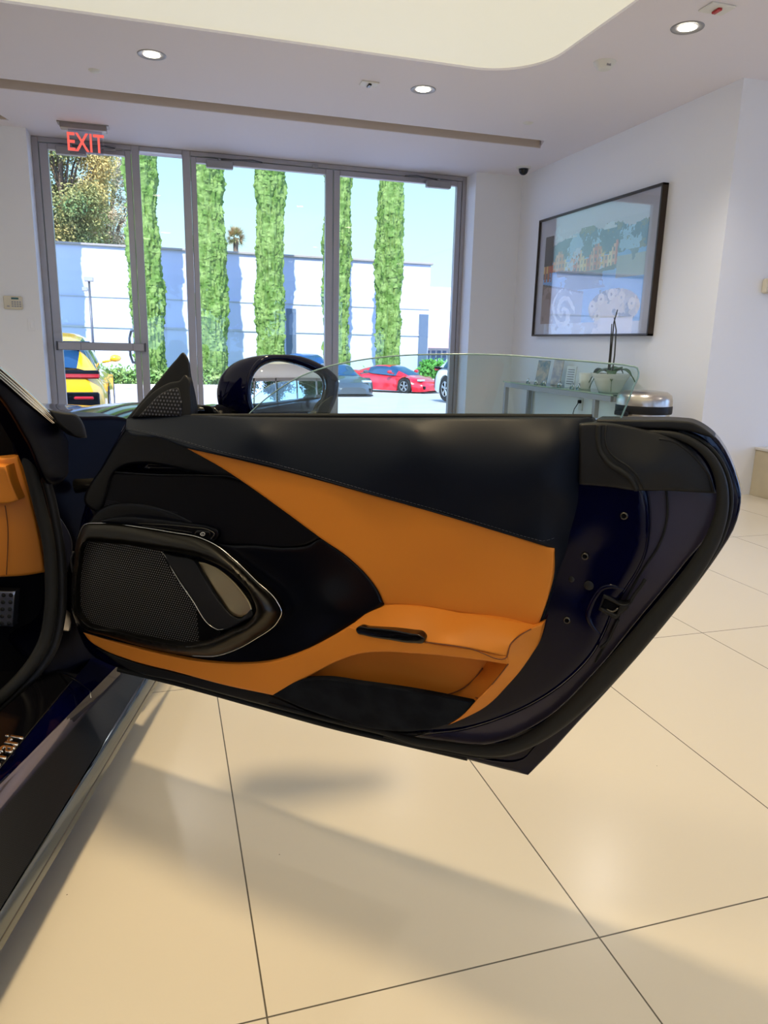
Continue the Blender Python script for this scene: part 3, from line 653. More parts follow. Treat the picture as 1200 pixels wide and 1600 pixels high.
for i in range(7): m_.box((-.009, -.045, .03 + i * .021), (-.0062, .04, .036 + i * .021))
m_.xf(Matrix.Rotation(.10, 4, 'Y')); m_.build('printed_lines', M['alu_dark'], t)
t = stand_card(5.47, 3.60, .10, .15, .10, c3, 'price_card', 'pale printed card half hidden behind the white orchid pot', 'card')
m_ = MB()
for i in range(5): m_.box((-.009, -.035, .03 + i * .021), (-.0062, .035, .036 + i * .021))
m_.xf(Matrix.Rotation(.10, 4, 'Y')); m_.build('printed_lines', M['alu_dark'], t)
m_ = MB(); m_.lathe([(0, 0), (.052, 0), (.055, .01), (.055, .135), (.050, .14), (0, .138)], n=28); o = m_.build('pillar_candle', mat('wax_white', (.70, .68, .62), .4), None, True); o.location = (3.55, 5.68, TZ + .001)
tag(o, 'plain white pillar candle between the cards on the console table', 'candle')
for i, (y, lb) in enumerate(((6.52, 'tiny steel tent-shaped clip, leftmost on the console table'), (6.36, 'tiny steel tent-shaped clip in front of the colourful brochure'), (6.20, 'tiny steel tent-shaped clip right of the brochures'), (5.92, 'tiny steel tent-shaped clip in front of the lined card'), (5.70, 'tiny steel tent-shaped clip in front of the candle'), (5.60, 'tiny steel tent-shaped clip nearest the orchid pot'))):
    m_ = MB()
    for s in (-1, 1): m_.tube([(3.44, y + s * .032, TZ + .004), (3.445, y, TZ + .050)], .006, 5, flat=2.2)
    m_.tube([(3.435, y - .03, TZ + .004), (3.435, y + .03, TZ + .004)], .004, 5); o = m_.build('card_clip', M['chrome'], None, True); tag(o, lb, 'clip', 'steel clips on the console table')
t = world_thing('wall_outlet', 'white wall outlet with a black cord below the console table', 'outlet', (XR, 6.0, .55))
m_ = MB(); m_.box((XR - .008, 5.965, .49), (XR - .0005, 6.035, .605), 0, .002); m_.build('plate', M['white_paint'], t)
m_ = MB(); m_.box((XR - .035, 5.985, .555), (XR - .008, 6.012, .585), 0, .003); m_.tube([(XR - .03, 6.0, .56), (XR - .05, 6.03, .50), (XR - .03, 6.09, .42), (XR - .02, 6.1, .2), (XR - .03, 6.1, .01)], .004, 6); m_.build('plug_and_cord', M['plastic'], t, True)
# bin
t = thing('trash_bin', 'round brushed-steel bin with a domed lid and black band beside the console table', 'bin', (3.40, 4.62, 0))
m_ = MB(); m_.lathe([(0, .001), (.185, .001), (.187, .02), (.187, .60)], n=48); m_.build('body', M['steel'], t, True)
m_ = MB(); m_.lathe([(.187, .60), (.200, .602), (.202, .61), (.202, .655), (.199, .66)], n=48); m_.box((-.23, -.10, .585), (-.19, .03, .62), 0, .006); m_.build('band', M['plastic'], t, True, math.radians(40))
m_ = MB(); m_.lathe([(.199, .66), (.199, .70), (.188, .735), (.155, .758), (.08, .765), (0, .767)], n=48); m_.build('lid', M['steel'], t, True, math.radians(40))

# ================================================================== the blue car with its open door
CD = np.array([.2554, .9668, 0]); CT = np.array([.9668, -.2554, 0])
def car_pt(s, t, z): return CD * s + CT * t + np.array([0, 0, z])
car = world_thing('sports_car', 'dark blue sports car at the left with its tan and black door wide open', 'car', tuple(car_pt(1.6, -1.4, 0)))
A0 = on_z(185, 1045, .27); ph = math.radians(63)
DD = -CD * math.cos(ph) + CT * math.sin(ph); DN = np.array([DD[1], -DD[0], 0.]); DN *= np.sign((CAM - A0) @ DN)
DP = Plane(A0, DN)
OUT = [(935, 657, 'c'), (1000, 657), (1060, 657), (1084, 660), (1104, 670), (1124, 689), (1142, 720), (1153, 750), (1158, 773), (1156, 797), (1146, 828), (1128, 858), (1100, 898), (1050, 962), (1000, 1022),
       (950, 1078), (900, 1132), (860, 1176), (825, 1211, 'c'), (780, 1200), (720, 1184), (640, 1164), (560, 1143), (460, 1117), (360, 1090), (280, 1068), (215, 1052), (175, 1040), (140, 1020), (122, 985), (116, 930), (120, 850), (140, 770), (175, 700), (200, 655, 'c'), (550, 654)]
door = relief('door', OUT, DP, 0.0, -.055, M['navy'], car, step=22, rnd=7, rdep=.006)
def part(name, outline, depth, m, back=None, parent=door, **k):
    return relief(name, outline, DP, depth, back if back is not None else 0.0, M[m] if isinstance(m, str) else m, parent, **k)
# outer skin flange seen past the seal, lower rear corner crease
strand('skin_crease', DP, [(735, 1181), (775, 1189), (805, 1190), (818, 1186), (835, 1168), (858, 1146)], .002, .0016, M['navy'], door)
# jamb floor (recessed channel beside the seal) and raised inner panel
ridge = [(1012, 766, 'c'), (1016, 800), (1016, 832), (1010, 866), (998, 893), (984, 915), (962, 950), (946, 988), (930, 1018), (903, 1050), (870, 1078), (828, 1104), (780, 1125), (722, 1142), (660, 1149, 'c')]
jf = tps([(1015, 770, .030), (1115, 770, .022), (1050, 900, .026), (960, 1010, .024), (830, 1120, .024), (640, 1150, .03), (1060, 680, .03), (900, 900, .03)])
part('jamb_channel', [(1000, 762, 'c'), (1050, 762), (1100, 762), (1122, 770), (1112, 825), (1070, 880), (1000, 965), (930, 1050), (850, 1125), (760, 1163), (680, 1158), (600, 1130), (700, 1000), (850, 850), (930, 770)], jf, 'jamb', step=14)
ip = tps([(935, 760, .062), (1000, 766, .064), (900, 850, .060), (1000, 840, .060), (880, 950, .058), (960, 930, .058), (860, 1040, .056), (780, 1110, .052), (660, 1145, .046), (640, 1060, .05), (740, 1120, .05), (930, 860, .056), (915, 930, .055)])
part('inner_panel', [(900, 700, 'c'), (932, 700), (1005, 742, 'c')] + ridge + [(560, 1125), (560, 1020), (780, 960), (860, 830)], ip, 'navy', back=.018, step=9, rnd=14, rdep=.016)
# pressed rib above the latch, bolt heads, plugs
strand('pressed_rib', DP, [(975, 921), (955, 916), (942, 919), (932, 930), (923, 947), (919, 962), (924, 975), (938, 992)], .0555, [.001, .0045, .005, .005, .005, .005, .004, .001], M['navy'], door, 10, .8, 3)
strand('jamb_seam', DP, [(1041, 766), (1043, 800), (1038, 830), (1025, 860), (1008, 885), (990, 915), (968, 960), (950, 1000), (930, 1035)], .031, .0018, M['rubber'], door)
for x, y, r in ((975, 806, .0062), (914, 869, .006), (886, 969, .006)):
    P = DP(x, y, .0605 if y < 850 else .0585); m_ = MB(); m_.lathe([(r * .62, .0028), (r * .8, .0032), (r, .0012), (r * 1.05, 0)], n=20); m_.lathe([(0, .0004), (r * .62, .0006), (r * .62, .0028)], n=20, mi=1)
    q = Vector(DN).to_track_quat('Z', 'Y').to_matrix().to_4x4(); m_.xf(Matrix.Translation(Vector(P)) @ q); m_.build('bolt', [M['satin_metal'], M['void']], door, True)
for x, y, rx in ((920, 915, .008), (893, 905, .005)):
    P = DP(x, y, .0575); m_ = MB(); m_.lathe([(0, .0012), (rx * .8, .001), (rx, 0)], n=18); m_.xf(Matrix.Translation(Vector(P)) @ Vector(DN).to_track_quat('Z', 'Y').to_matrix().to_4x4()); m_.build('plug', M['plastic'], door, True)
# latch
lt = part('door_latch', [(943, 929, 'c'), (952, 932), (975, 944), (984, 942, 'c'), (982, 950, 'c'), (968, 962), (962, 967), (950, 961), (935, 953, 'c')], .063, 'plastic', back=.04, step=4, rnd=3, rdep=.003, holes=[[(945, 935, 'c'), (968, 947, 'c'), (963, 960, 'c'), (939, 949, 'c')]])
part('latch_pocket', [(945, 935, 'c'), (968, 947, 'c'), (963, 960, 'c'), (939, 949, 'c')], .0585, 'void', back=.035, step=5, rnd=1)
strand('latch_claw', DP, [(948, 952), (958, 956), (966, 950)], .0605, .0018, M['satin_metal'], door)
strand('latch_edge', DP, [(1008, 905), (1000, 918), (992, 928), (984, 942)], .048, .0028, M['plastic'], door)
strand('latch_edge', DP, [(966, 968), (958, 984), (948, 1004), (938, 1012)], .046, .0026, M['plastic'], door)
# plastic cover at the rear top
pc = tps([(900, 662, .066), (900, 757, .072), (935, 662, .066), (1000, 668, .052), (1060, 690, .05), (940, 700, .070), (1010, 705, .064), (1008, 760, .070), (1035, 760, .058), (1080, 720, .048), (1112, 760, .038), (935, 755, .072), (1090, 765, .045), (975, 720, .074), (1022, 735, .070)])
part('rear_corner_cover', [(905, 662, 'c'), (932, 661), (1010, 672), (1046, 682), (1068, 694), (1090, 712), (1106, 734), (1118, 771, 'c'), (1080, 769), (1042, 767), (1012, 767), (985, 766), (960, 762), (905, 757, 'c')], pc, 'plastic', back=.02, step=6, rnd=4, rdep=.004)
strand('cover_bead', DP, [(936, 664), (935, 690), (940, 708), (952, 724), (972, 737), (986, 748), (995, 766)], lambda P: pc(P) + .0005, .0042, M['rubber'], door, 10)
strand('cover_bead', DP, [(948, 664), (946, 688), (951, 704), (962, 716), (980, 728), (995, 742), (1006, 764)], lambda P: pc(P) + .0003, .0016, M['rubber'], door, 8)
strand('cover_ridge', DP, [(1030, 686), (1052, 690), (1076, 706), (1094, 724), (1107, 742), (1115, 768)], lambda P: pc(P) - .0005, .0020, M['plastic'], door)
# top rail of the rear corner, gloss insert
part('rear_top_rail', [(932, 655, 'c'), (1000, 656), (1058, 657), (1082, 660), (1100, 669), (1117, 684), (1098, 680), (1078, 674), (1050, 671), (1000, 670), (932, 668, 'c')],   .045, 'plastic', back=-.02, step=5, rnd=4, rdep=.005)
# the door seal
sealp = [(420, 1100), (520, 1126), (600, 1144), (650, 1158), (700, 1166), (740, 1172), (785, 1171), (822, 1158), (868, 1130), (908, 1095), (955, 1047), (1005, 990), (1052, 933), (1092, 880), (1118, 832), (1129, 785), (1126, 750), (1112, 718), (1090, 696), (1062, 682), (1030, 677), (990, 676)]
strand('door_seal', DP, sealp, .046, [.004, .0045, .005, .006, .007, .0085, .010, .012, .0135, .0145, .0155, .016, .016, .0155, .014, .0125, .011, .009, .0075, .006, .005, .003], M['rubber'], door, 16, 1.0, 5)
strand('seal_lip', DP, [(600, 1150), (700, 1175), (760, 1183), (800, 1178), (845, 1156), (900, 1117), (950, 1070), (1000, 1012), (1050, 952), (1100, 890), (1130, 838), (1143, 778), (1136, 740), (1118, 708), (1092, 686), (1060, 673)], .030, .0030, M['rubber'], door)
strand('bottom_seal', DP, [(185, 1046), (280, 1069), (400, 1102), (520, 1135), (640, 1163), (730, 1184)], .012, .006, M['rubber'], door)

# satin base trim behind everything on the left, lower black trim
bt = tps([(120, 900, .045), (300, 1000, .055), (440, 1000, .058), (520, 900, .072), (590, 940, .080), (560, 880, .076), (480, 960, .066), (400, 1020, .060), (360, 850, .062), (450, 865, .066), (200, 820, .05), (500, 845, .070), (440, 930, .056), (520, 950, .082)])
part('satin_trim', [(120, 850, 'c'), (150, 800), (300, 815), (340, 847), (400, 852), (452, 855), (482, 851), (500, 841), (520, 853), (546, 872), (576, 902), (592, 926), (599, 945, 'c'), (575, 960), (545, 979), (510, 1000), (470, 1022), (430, 1036), (380, 1040), (320, 1036), (250, 1024), (180, 1006), (130, 992), (114, 960)], bt, 'satin', back=.0, step=7, rnd=5, rdep=.005)
um = tps([(200, 680, .05), (330, 735, .062), (150, 760, .04), (400, 770, .066), (480, 840, .07), (300, 810, .055)])
part('upper_trim', [(196, 668, 'c'), (300, 694), (400, 760), (370, 752), (330, 744), (180, 738), (150, 800), (135, 790), (165, 720)], lambda P: um(P) + .004, 'satin', back=.0, step=8, rnd=4)
part('perforated_trim', [(160, 738, 'c'), (240, 742), (330, 743), (372, 749), (402, 768), (452, 804), (499, 840, 'c'), (480, 850), (452, 854), (400, 852), (340, 846), (300, 822), (150, 812), (140, 790)], um, 'cloth_mesh', back=.0, step=8, rnd=4, rdep=.003)
strand('trim_lip', DP, [(180, 738), (240, 742), (330, 743.5), (360, 745), (380, 752)], lambda P: um(P) + .006, .0022, M['satin'], door)

# upper leather roll and its rear edge
rl = tps([(200, 653, .030), (400, 653, .042), (650, 655, .046), (880, 656, .046), (925, 657, .034), (200, 664, .055), (400, 672, .072), (650, 680, .080), (860, 685, .082), (905, 690, .068), (930, 700, .030),
          (300, 690, .074), (400, 715, .088), (600, 740, .098), (760, 770, .102), (850, 780, .100), (885, 770, .088), (915, 760, .045), (500, 750, .090), (650, 790, .094), (800, 830, .094), (862, 850, .088), (895, 850, .050),
          (860, 930, .070), (878, 920, .04), (845, 985, .06), (870, 860, .080), (650, 663, .062), (850, 668, .064), (400, 662, .056)])
part('leather_top_roll', [(198, 654, 'c'), (210, 652), (400, 652), (650, 653), (800, 653), (905, 653), (926, 654), (931, 662), (932, 690), (926, 730), (913, 780), (900, 826), (881, 876), (861, 932), (846, 976), (838, 988, 'c'), (842, 975), (858, 930), (866, 890), (866, 858, 'c'),
      (825, 845), (780, 831), (700, 806), (600, 779), (500, 751), (400, 725), (295, 701, 'c'), (250, 685), (197, 671)], rl, 'black_leather', back=.01, step=8, rnd=5, rdep=.004)
stitches('stitching', DP, [(199, 669), (260, 682), (347, 706), (413, 721), (497, 744), (597, 773), (680, 796), (770, 823), (830, 841), (850, 845), (868, 840)], lambda P: rl(P) + .0004, M['thread'], door, 4, 2.4, .00045)
strand('leather_seam', DP, [(199, 672), (260, 685), (347, 709.5), (413, 725), (497, 748), (597, 776.5), (680, 800), (770, 827), (830, 845)], lambda P: rl(P) - .0012, .0016, M['black_leather'], door)
strand('belt_seal', DP, [(300, 650.5), (500, 650), (700, 650.5), (925, 652)], .022, .005, M['rubber'], door)

# tan leather insert
ti = tps([(295, 701, .070), (400, 750, .078), (500, 800, .080), (600, 840, .080), (700, 850, .084), (860, 860, .088), (600, 935, .074), (720, 950, .076), (838, 972, .074), (860, 900, .080), (700, 900, .074), (800, 900, .078), (560, 890, .078)])
part('tan_insert', [(293, 701, 'c'), (320, 704), (400, 723), (500, 749), (600, 777), (700, 804), (780, 829), (866, 857, 'c'), (864, 895), (857, 930), (840, 979, 'c'), (800, 971), (720, 958), (640, 947), (600, 945, 'c'), (592, 926), (576, 902), (546, 872), (500, 840), (450, 803), (400, 767), (345, 730)], ti, 'tan', back=.03, step=8, rnd=4, rdep=.004)
# armrest: top pad, front face, end cap
ar = tps([(600, 946, .074), (720, 958, .076), (838, 979, .076), (565, 962, .086), (640, 962, .100), (740, 978, .108), (820, 992, .104), (600, 985, .128), (700, 995, .138), (790, 1012, .138), (545, 979, .104), (660, 1004, .140), (792, 1025, .140), (730, 1012, .141), (805, 1000, .125), (840, 985, .085)])
part('armrest_pad', [(600, 944, 'c'), (640, 945), (720, 956), (800, 970), (847, 976, 'c'), (828, 983), (811, 994), (798, 1008), (792, 1026, 'c'), (733, 1013), (664, 1003), (604, 990), (545, 980, 'c'), (575, 957)], ar, 'tan', back=.03, step=6, rnd=3, rdep=.003)
af = tps([(130, 988, .050), (200, 1015, .060), (320, 1042, .070), (430, 1060, .078), (500, 1020, .095), (545, 985, .106), (600, 995, .130), (660, 1008, .141), (790, 1030, .141), (500, 1045, .092), (583, 1017, .122), (733, 1026, .136), (424, 1084, .074), (560, 1025, .112), (380, 1040, .072), (170, 1015, .052)])
part('armrest_front', [(130, 988, 'c'), (180, 1003), (250, 1021), (320, 1034), (380, 1037), (430, 1033), (470, 1020), (510, 1000), (545, 979, 'c'), (604, 990), (664, 1003), (733, 1013), (792, 1026, 'c'), (794, 1038, 'c'), (733, 1029), (650, 1021), (583, 1019), (560, 1022), (525, 1034), (475, 1061), (426, 1086, 'c'), (350, 1070), (280, 1051), (200, 1030), (162, 1015), (140, 1001)], af, 'tan', back=.02, step=6, rnd=3, rdep=.0035)
ec = tps([(847, 976, .086), (812, 993, .112), (795, 1012, .134), (792, 1027, .138), (817, 1042, .11), (842, 996, .08), (780, 1064, .122), (758, 1104, .09), (792, 1071, .10), (708, 1129, .076)])
part('armrest_end_cap', [(848, 975, 'c'), (844, 995), (819, 1040), (793, 1071), (759, 1104), (728, 1121), (700, 1133, 'c'), (722, 1118), (742, 1097), (748, 1090, 'c'), (770, 1068), (794, 1037, 'c'), (792, 1025), (797, 1008), (812, 993), (828, 983)], ec, 'tan', back=.02, step=5, rnd=3, rdep=.003)
strand('armrest_seam', DP, [(664, 1003), (733, 1013), (792, 1026), (797, 1008), (812, 993), (830, 983)], lambda P: np.maximum.reduce([ar(P), af(P) * (P[:, 0] < 790), ec(P) * (P[:, 0] > 788)]) - .0002, .0011, M['tan_thread'], door)
strand('armrest_seam', DP, [(748, 1092), (771, 1067), (794, 1038)], [.094, .125, .139], .0011, M['tan_thread'], door)
# window switch recess in the armrest
part('window_switch', [(556, 983), (560, 979), (575, 980), (608, 983), (640, 989), (658, 993), (664, 998), (662, 1004), (648, 1005), (608, 1000), (570, 993), (558, 989)], lambda P: af(P) + .0035 + (P[:, 0] < 620) * .0, 'gloss_black', back=.08, step=4, rnd=3, rdep=.003)
# door pocket: back wall, side wall, floor, suede front
part('pocket_back', [(440, 1068, 'c'), (480, 1040), (530, 1010), (700, 1005), (800, 1015, 'c'), (790, 1045), (760, 1080), (735, 1110), (640, 1110), (520, 1085)], .062, 'tan', back=.02, step=10)
pw = tps([(794, 1038, .134), (771, 1067, .122), (748, 1092, .092), (755, 1045, .064), (720, 1082, .064), (738, 1060, .064)])
part('pocket_side', [(794, 1036, 'c'), (772, 1067), (748, 1092, 'c'), (742, 1100), (715, 1092), (704, 1086, 'c'), (728, 1072), (748, 1052), (758, 1034, 'c')], pw, 'tan', back=.03, step=5, rnd=1, rdep=.001)
strand('pocket_seam', DP, [(696, 1086), (715, 1080), (738, 1064), (754, 1044)], .067, .0012, M['tan_thread'], door)
strand('pocket_seam', DP, [(748, 1092), (735, 1084), (732, 1079)], [.094, .075, .06], .0012, M['tan_thread'], door)
sf = tps([(475, 1060, .092), (567, 1067, .112), (650, 1079, .118), (742, 1097, .098), (700, 1125, .085), (587, 1139, .078), (483, 1110, .076), (426, 1086, .074), (600, 1105, .108)])
part('suede_pocket', [(425, 1086, 'c'), (475, 1061), (504, 1059), (567, 1067), (650, 1079), (742, 1097, 'c'), (720, 1119), (694, 1133), (650, 1142), (587, 1139), (530, 1125), (483, 1110)], sf, 'suede', back='thin', step=6, rnd=4, rdep=.005)
strand('suede_edge', DP, [(478, 1063), (504, 1062), (567, 1070), (650, 1082), (736, 1099)], lambda P: sf(P) + .001, .0014, M['suede'], door)
part('lower_trim', [(150, 1012, 'c'), (200, 1031), (280, 1052), (424, 1087), (483, 1112), (587, 1141), (650, 1144), (694, 1136), (640, 1152), (560, 1138), (420, 1104), (280, 1066), (200, 1045)], .045, 'plastic', back=-.01, step=8, rnd=3)

# speaker housing
so_ = [(130, 820), (160, 817), (217, 823), (267, 831), (313, 840), (335, 850), (367, 875), (400, 907), (433, 940), (440, 957), (433, 972), (400, 998), (367, 1016), (333, 1026), (300, 1025), (233, 1013), (167, 994), (130, 982), (117, 967), (112, 933), (115, 880), (121, 840)]
gi = [(132, 848), (167, 849), (200, 852), (240, 858), (262, 861), (300, 868), (340, 882), (372, 905), (395, 935), (400, 955), (388, 972), (360, 985), (335, 997), (300, 1007), (233, 1000), (183, 987), (133, 973), (123, 960), (120, 930), (123, 887)]
SO = catmull(so_, 4); GI = catmull(gi, 4)
def hd(P):
    a = seg_dist(P, SO); b = seg_dist(P, GI); u = a / (a + b + 1e-6); prof = np.sin(np.clip(u * 1.25, 0, 1) * PI / 2) ** .8 - np.clip((u - .8) / .2, 0, 1) ** 2 * .45
    base = .058 + .014 * np.clip((P[:, 0] - 120) / 300, 0, 1); k = .014 + .020 * np.clip((P[:, 0] - 200) / 220, 0, 1); return base + k * prof
hs = part('speaker_housing', so_, hd, 'housing', back=.03, step=4, rnd=2, rdep=.002, holes=[gi])
strand('housing_edge', DP, [(122, 842), (131, 821), (160, 817.5), (217, 823.5), (267, 831.5), (313, 840.5), (335, 850.5), (367, 875.5), (400, 907.5), (433, 940.5), (440, 957), (433, 972), (400, 997.5), (367, 1015.5), (333, 1025.5), (300, 1024.5)], [.062, .064, .066, .068, .07, .072, .074, .074, .076, .078, .078, .076, .074, .072, .07], [.0008, .0012, .0012, .0012, .0013, .0014, .0014, .0014, .0014, .0014, .0013, .0012, .0008], M['chrome'], door, 8, 1, 4)
grl = [(126, 846), (167, 846), (200, 850), (233, 857), (252, 862), (266, 888), (300, 938), (330, 976), (345, 990), (335, 1000), (300, 1010), (233, 1003), (183, 990), (133, 977), (120, 962), (116, 930), (120, 887)]
gd = tps([(120, 850, .050), (120, 960, .050), (250, 870, .062), (330, 990, .064), (200, 925, .062), (300, 1005, .056), (230, 1000, .054), (150, 900, .057)])
part('speaker_grille', grl, gd, 'grille', back=.03, step=6, rnd=3, rdep=.002)
part('handle_recess', [(255, 858, 'c'), (300, 862), (345, 878), (378, 903), (400, 935), (405, 958), (390, 976), (360, 988), (340, 992, 'c'), (325, 975), (280, 905)], .046, 'satin', back=.03, step=7, rnd=3)
hp = tps([(256, 864, .066), (300, 885, .072), (330, 940, .078), (345, 982, .080), (395, 955, .072), (350, 920, .068), (380, 970, .078)])
part('pull_handle_plate', [(253, 863, 'c'), (277, 869), (300, 874), (318, 900), (345, 942), (364, 962), (374, 966), (393, 952), (396, 960), (378, 972), (348, 984), (334, 980), (300, 936), (268, 888)], hp, 'plastic', back=.045, step=4, rnd=3, rdep=.003)
strand('handle_trim_line', DP, [(251, 861), (256, 866), (268, 888), (300, 937), (333, 980.5), (341, 984), (349, 983)], [.066, .068, .072, .078, .082, .083, .082], [.0006, .001, .0012, .0013, .0013, .001, .0006], M['chrome'], door, 8, 1, 3)
ph_ = tps([(303, 877, .060), (333, 880, .056), (320, 903, .066), (353, 895, .060), (347, 943, .074), (380, 923, .064), (395, 947, .068), (373, 965, .080)])
part('door_pull', [(303, 876), (318, 876), (334, 881), (354, 895), (380, 922), (394, 944), (396, 953), (390, 959), (373, 965), (362, 960), (346, 940), (320, 902)], ph_, 'champagne', back=.045, step=4, rnd=5, rdep=.007, rings=5)
part('switch_strip', [(155, 813, 'c'), (180, 808), (240, 811), (290, 817), (328, 823), (341, 829), (342, 836), (335, 846), (313, 839), (267, 831), (217, 823), (160, 817, 'c')], .070, 'satin', back=.04, step=4, rnd=3, rdep=.004)
strand('strip_edge', DP, [(216, 818), (260, 820), (300, 824), (328, 829), (335, 834), (330, 842)], [.0725] * 5, [.0005, .001, .0012, .0014, .0016, .0012], M['satin_metal'], door, 8, 1, 3)
strand('strip_edge', DP, [(222, 821.5), (260, 826), (300, 832)], .0722, [.0004, .0009, .0004], M['satin_metal'], door, 8, 1, 3)
part('lock_button', [(306, 830), (318, 829), (328, 831), (329, 836), (322, 840), (312, 838), (304, 834)], .074, 'gloss_black', back=.06, step=3, rnd=2, rdep=.001)
m_ = MB(); m_.tube(path_on(DP, [(313, 835), (316, 832), (320, 833.5), (319, 836.5), (314, 836)], .0752, 1, True), .0005, 5, closed=True); m_.tube(path_on(DP, [(315, 834.5), (318, 835)], .0752, 1), .0004, 5); m_.build('lock_symbol', M['white_paint'], door)
strand('speaker_clip', DP, [(115, 862), (112, 870), (112, 885), (114, 895)], .06, .0025, M['plastic'], door)

# mirror sail with tweeter
sd = tps([(200, 655, .03), (288, 551, .0), (303, 648, .012), (250, 600, .01), (280, 640, .018)])
part('mirror_sail', [(196, 656, 'c'), (215, 634), (250, 592), (275, 562), (287, 551), (291, 556), (297, 590), (302, 625), (304, 655, 'c')], sd, 'plastic', back=-.004, step=5, rnd=3, rdep=.003)
part('tweeter_frame', [(205, 652, 'c'), (222, 630), (246, 608), (268, 597), (280, 595), (290, 586), (294, 590), (298, 618), (300, 652, 'c')], lambda P: sd(P) + .006, 'plastic', back=.0, step=4, rnd=3, rdep=.003)
part('tweeter_grille', [(216, 651, 'c'), (232, 634), (252, 615), (270, 607), (278, 606), (281, 612), (284, 650, 'c')], lambda P: sd(P) + .0085, 'tweeter', back=.0, step=4, rnd=3, rdep=.002)

# window glass (lowered part way) with its bright polished edge
gl_ = [(375, 662, 'c'), (396, 640), (430, 612), (470, 588), (512, 573), (560, 563), (620, 556), (700, 553.5), (790, 555), (870, 561), (940, 567), (985, 572), (996, 575), (998, 582), (990, 605), (976, 640), (966, 664, 'c')]
relief('window_glass', gl_, DP, .012, .0075, M['car_glass'], door, step=20, rnd=1, rdep=.0001)
W = path_on(DP, gl_, .010, 5); m_ = MB(); m_.tube(W, .0013, 8); m_.build('glass_edge', M['glass_edge'], door, True)
gl2 = [(700, 566), (790, 570), (870, 575), (935, 580), (975, 584)]

# wing mirror
MC = DP(448, 612, -.16); mn_ = (CAM - MC); mn_[2] = 0; mn_ /= np.linalg.norm(mn_)
ang = math.radians(13); mn_ = np.array([mn_[0] * math.cos(ang) - mn_[1] * math.sin(ang), mn_[0] * math.sin(ang) + mn_[1] * math.cos(ang), .085]); MP = Plane(MC, mn_)
mo = [(408, 558), (441, 554), (466, 556), (495, 566), (515, 578), (528, 592), (528, 612), (522, 632), (512, 650), (490, 662), (440, 664), (408, 662), (392, 650), (384, 625), (384, 600), (392, 575)]
mg = [(393, 601), (397, 586), (408, 573), (421, 566.5), (439, 564), (456, 567), (484, 577), (506, 590), (508.5, 597), (507, 617), (501, 632), (491, 643), (473, 650), (440, 654), (402, 650), (394, 628)]
mir = relief('wing_mirror', mo, MP, .0, -.05, M['navy'], car, step=6, rnd=6, rdep=.010, holes=[mg])
relief('mirror_glass', mg, MP, lambda P: -.010 - ((P - np.array([450, 608])) ** 2).sum(1) * (1.7e-3 ** 2) / (2 * .85), -.03, M['mirror'], mir, step=5, rnd=.5, rdep=.0)
# shell behind the glass: lofted towards the front of the mirror
MO = catmull(mo, 5); n = len(MO); rim = np.array([MP(x, y, -.008) for x, y in MO]); cen_ = rim.mean(0)
e1 = np.cross(MP.n, [0, 0, 1.]); e1 /= np.linalg.norm(e1); 
if e1 @ CR < 0: e1 = -e1
v = []; f = []; K = 12
for k in range(K + 1):
    q = k / K; sc_ = math.sqrt(max(0, 1 - q ** 2.3)); c0 = cen_ - MP.n * (.105 * q) - e1 * (.105 * q ** .9) + np.array([0, 0, -.004 * q])
    for i in range(n): v.append(c0 + (rim[i] - cen_) * np.array([1, 1, 1]) * sc_)
for k in range(K):
    for i in range(n): j = (i + 1) % n; f.append((k * n + i, k * n + j, (k + 1) * n + j, (k + 1) * n + i))
mesh('mirror_shell', v, f, M['navy'], mir)
m_ = MB(); a_ = DP(300, 640, -.01); b_ = DP(400, 646, -.17); m_.tube([a_, a_ * .6 + b_ * .4, b_], [.022, .018, .022], 14, flat=.55, up=(0, 0, 1)); m_.build('mirror_arm', M['gloss_black'], mir, True)
part('mirror_arm_cover', [(302, 634, 'c'), (318, 633), (334, 636), (350, 652, 'c'), (304, 654, 'c')], -.02, 'gloss_black', back=-.06, parent=mir, step=6, rnd=3, rdep=.004)
relief('mirror_indicator', [(497, 640), (512, 622), (520, 618), (517, 632), (508, 650), (496, 655)], MP, .003, -.01, M['plastic'], mir, step=5, rnd=2)

# ------------------------------------------------------------------ sill, pillar, nose
def ruled(name, la, lb, za, zb, m, parent=car, ext=(.9, .25), thick=.01, n=14, bulge=0, za2=None, zb2=None):
    """a long strip between two traced sill lines, each at its own height."""
    a0, a1 = on_z(*la[0], za), on_z(*la[1], za2 or za); b0, b1 = on_z(*lb[0], zb), on_z(*lb[1], zb2 or zb)
    da, db = a1 - a0, b1 - b0; v = []; f = []
    for i in range(n + 1):
        q = -ext[0] + (1 + ext[0] + ext[1]) * i / n
        for j in range(5):
            u = j / 4; p = (a0 + da * q) * (1 - u) + (b0 + db * q) * u; p = p + np.array([0, 0, bulge * math.sin(PI * u)]); v.append(p)
        for j in range(5): v.append(v[-5] - np.array([0, 0, thick]))
    for i in range(n):
        for j in range(4): a = i * 10 + j; f.append((a, a + 1, a + 11, a + 10)); f.append((a + 5, a + 15, a + 16, a + 6))
        for j in (0, 4): a = i * 10 + j; f.append((a, a + 10, a + 15, a + 5))
    for i in (0, n):
        b = i * 10; f.append((b, b + 1, b + 2, b + 3, b + 4, b + 9, b + 8, b + 7, b + 6, b + 5))
    return mesh(name, v, f, m, parent, True, auto=math.radians(40))
E1 = ((0, 1468), (240, 1068)); E2 = ((0, 1420), (196, 1104)); E3 = ((0, 1270), (175, 1066)); E4 = ((0, 1225), (158, 1066)); E5 = ((0, 1199), (120, 1056)); E6 = ((0, 1112), (78, 1046))
sk = ruled('side_skirt', E1, E2,   .118, .150, M['skirt'], bulge=.010, thick=.02)
ruled('skirt_edge', ((0, 1470), (240, 1070)), ((0, 1466), (240, 1066)), .117, .119, M['satin_metal'], sk, thick=.003)
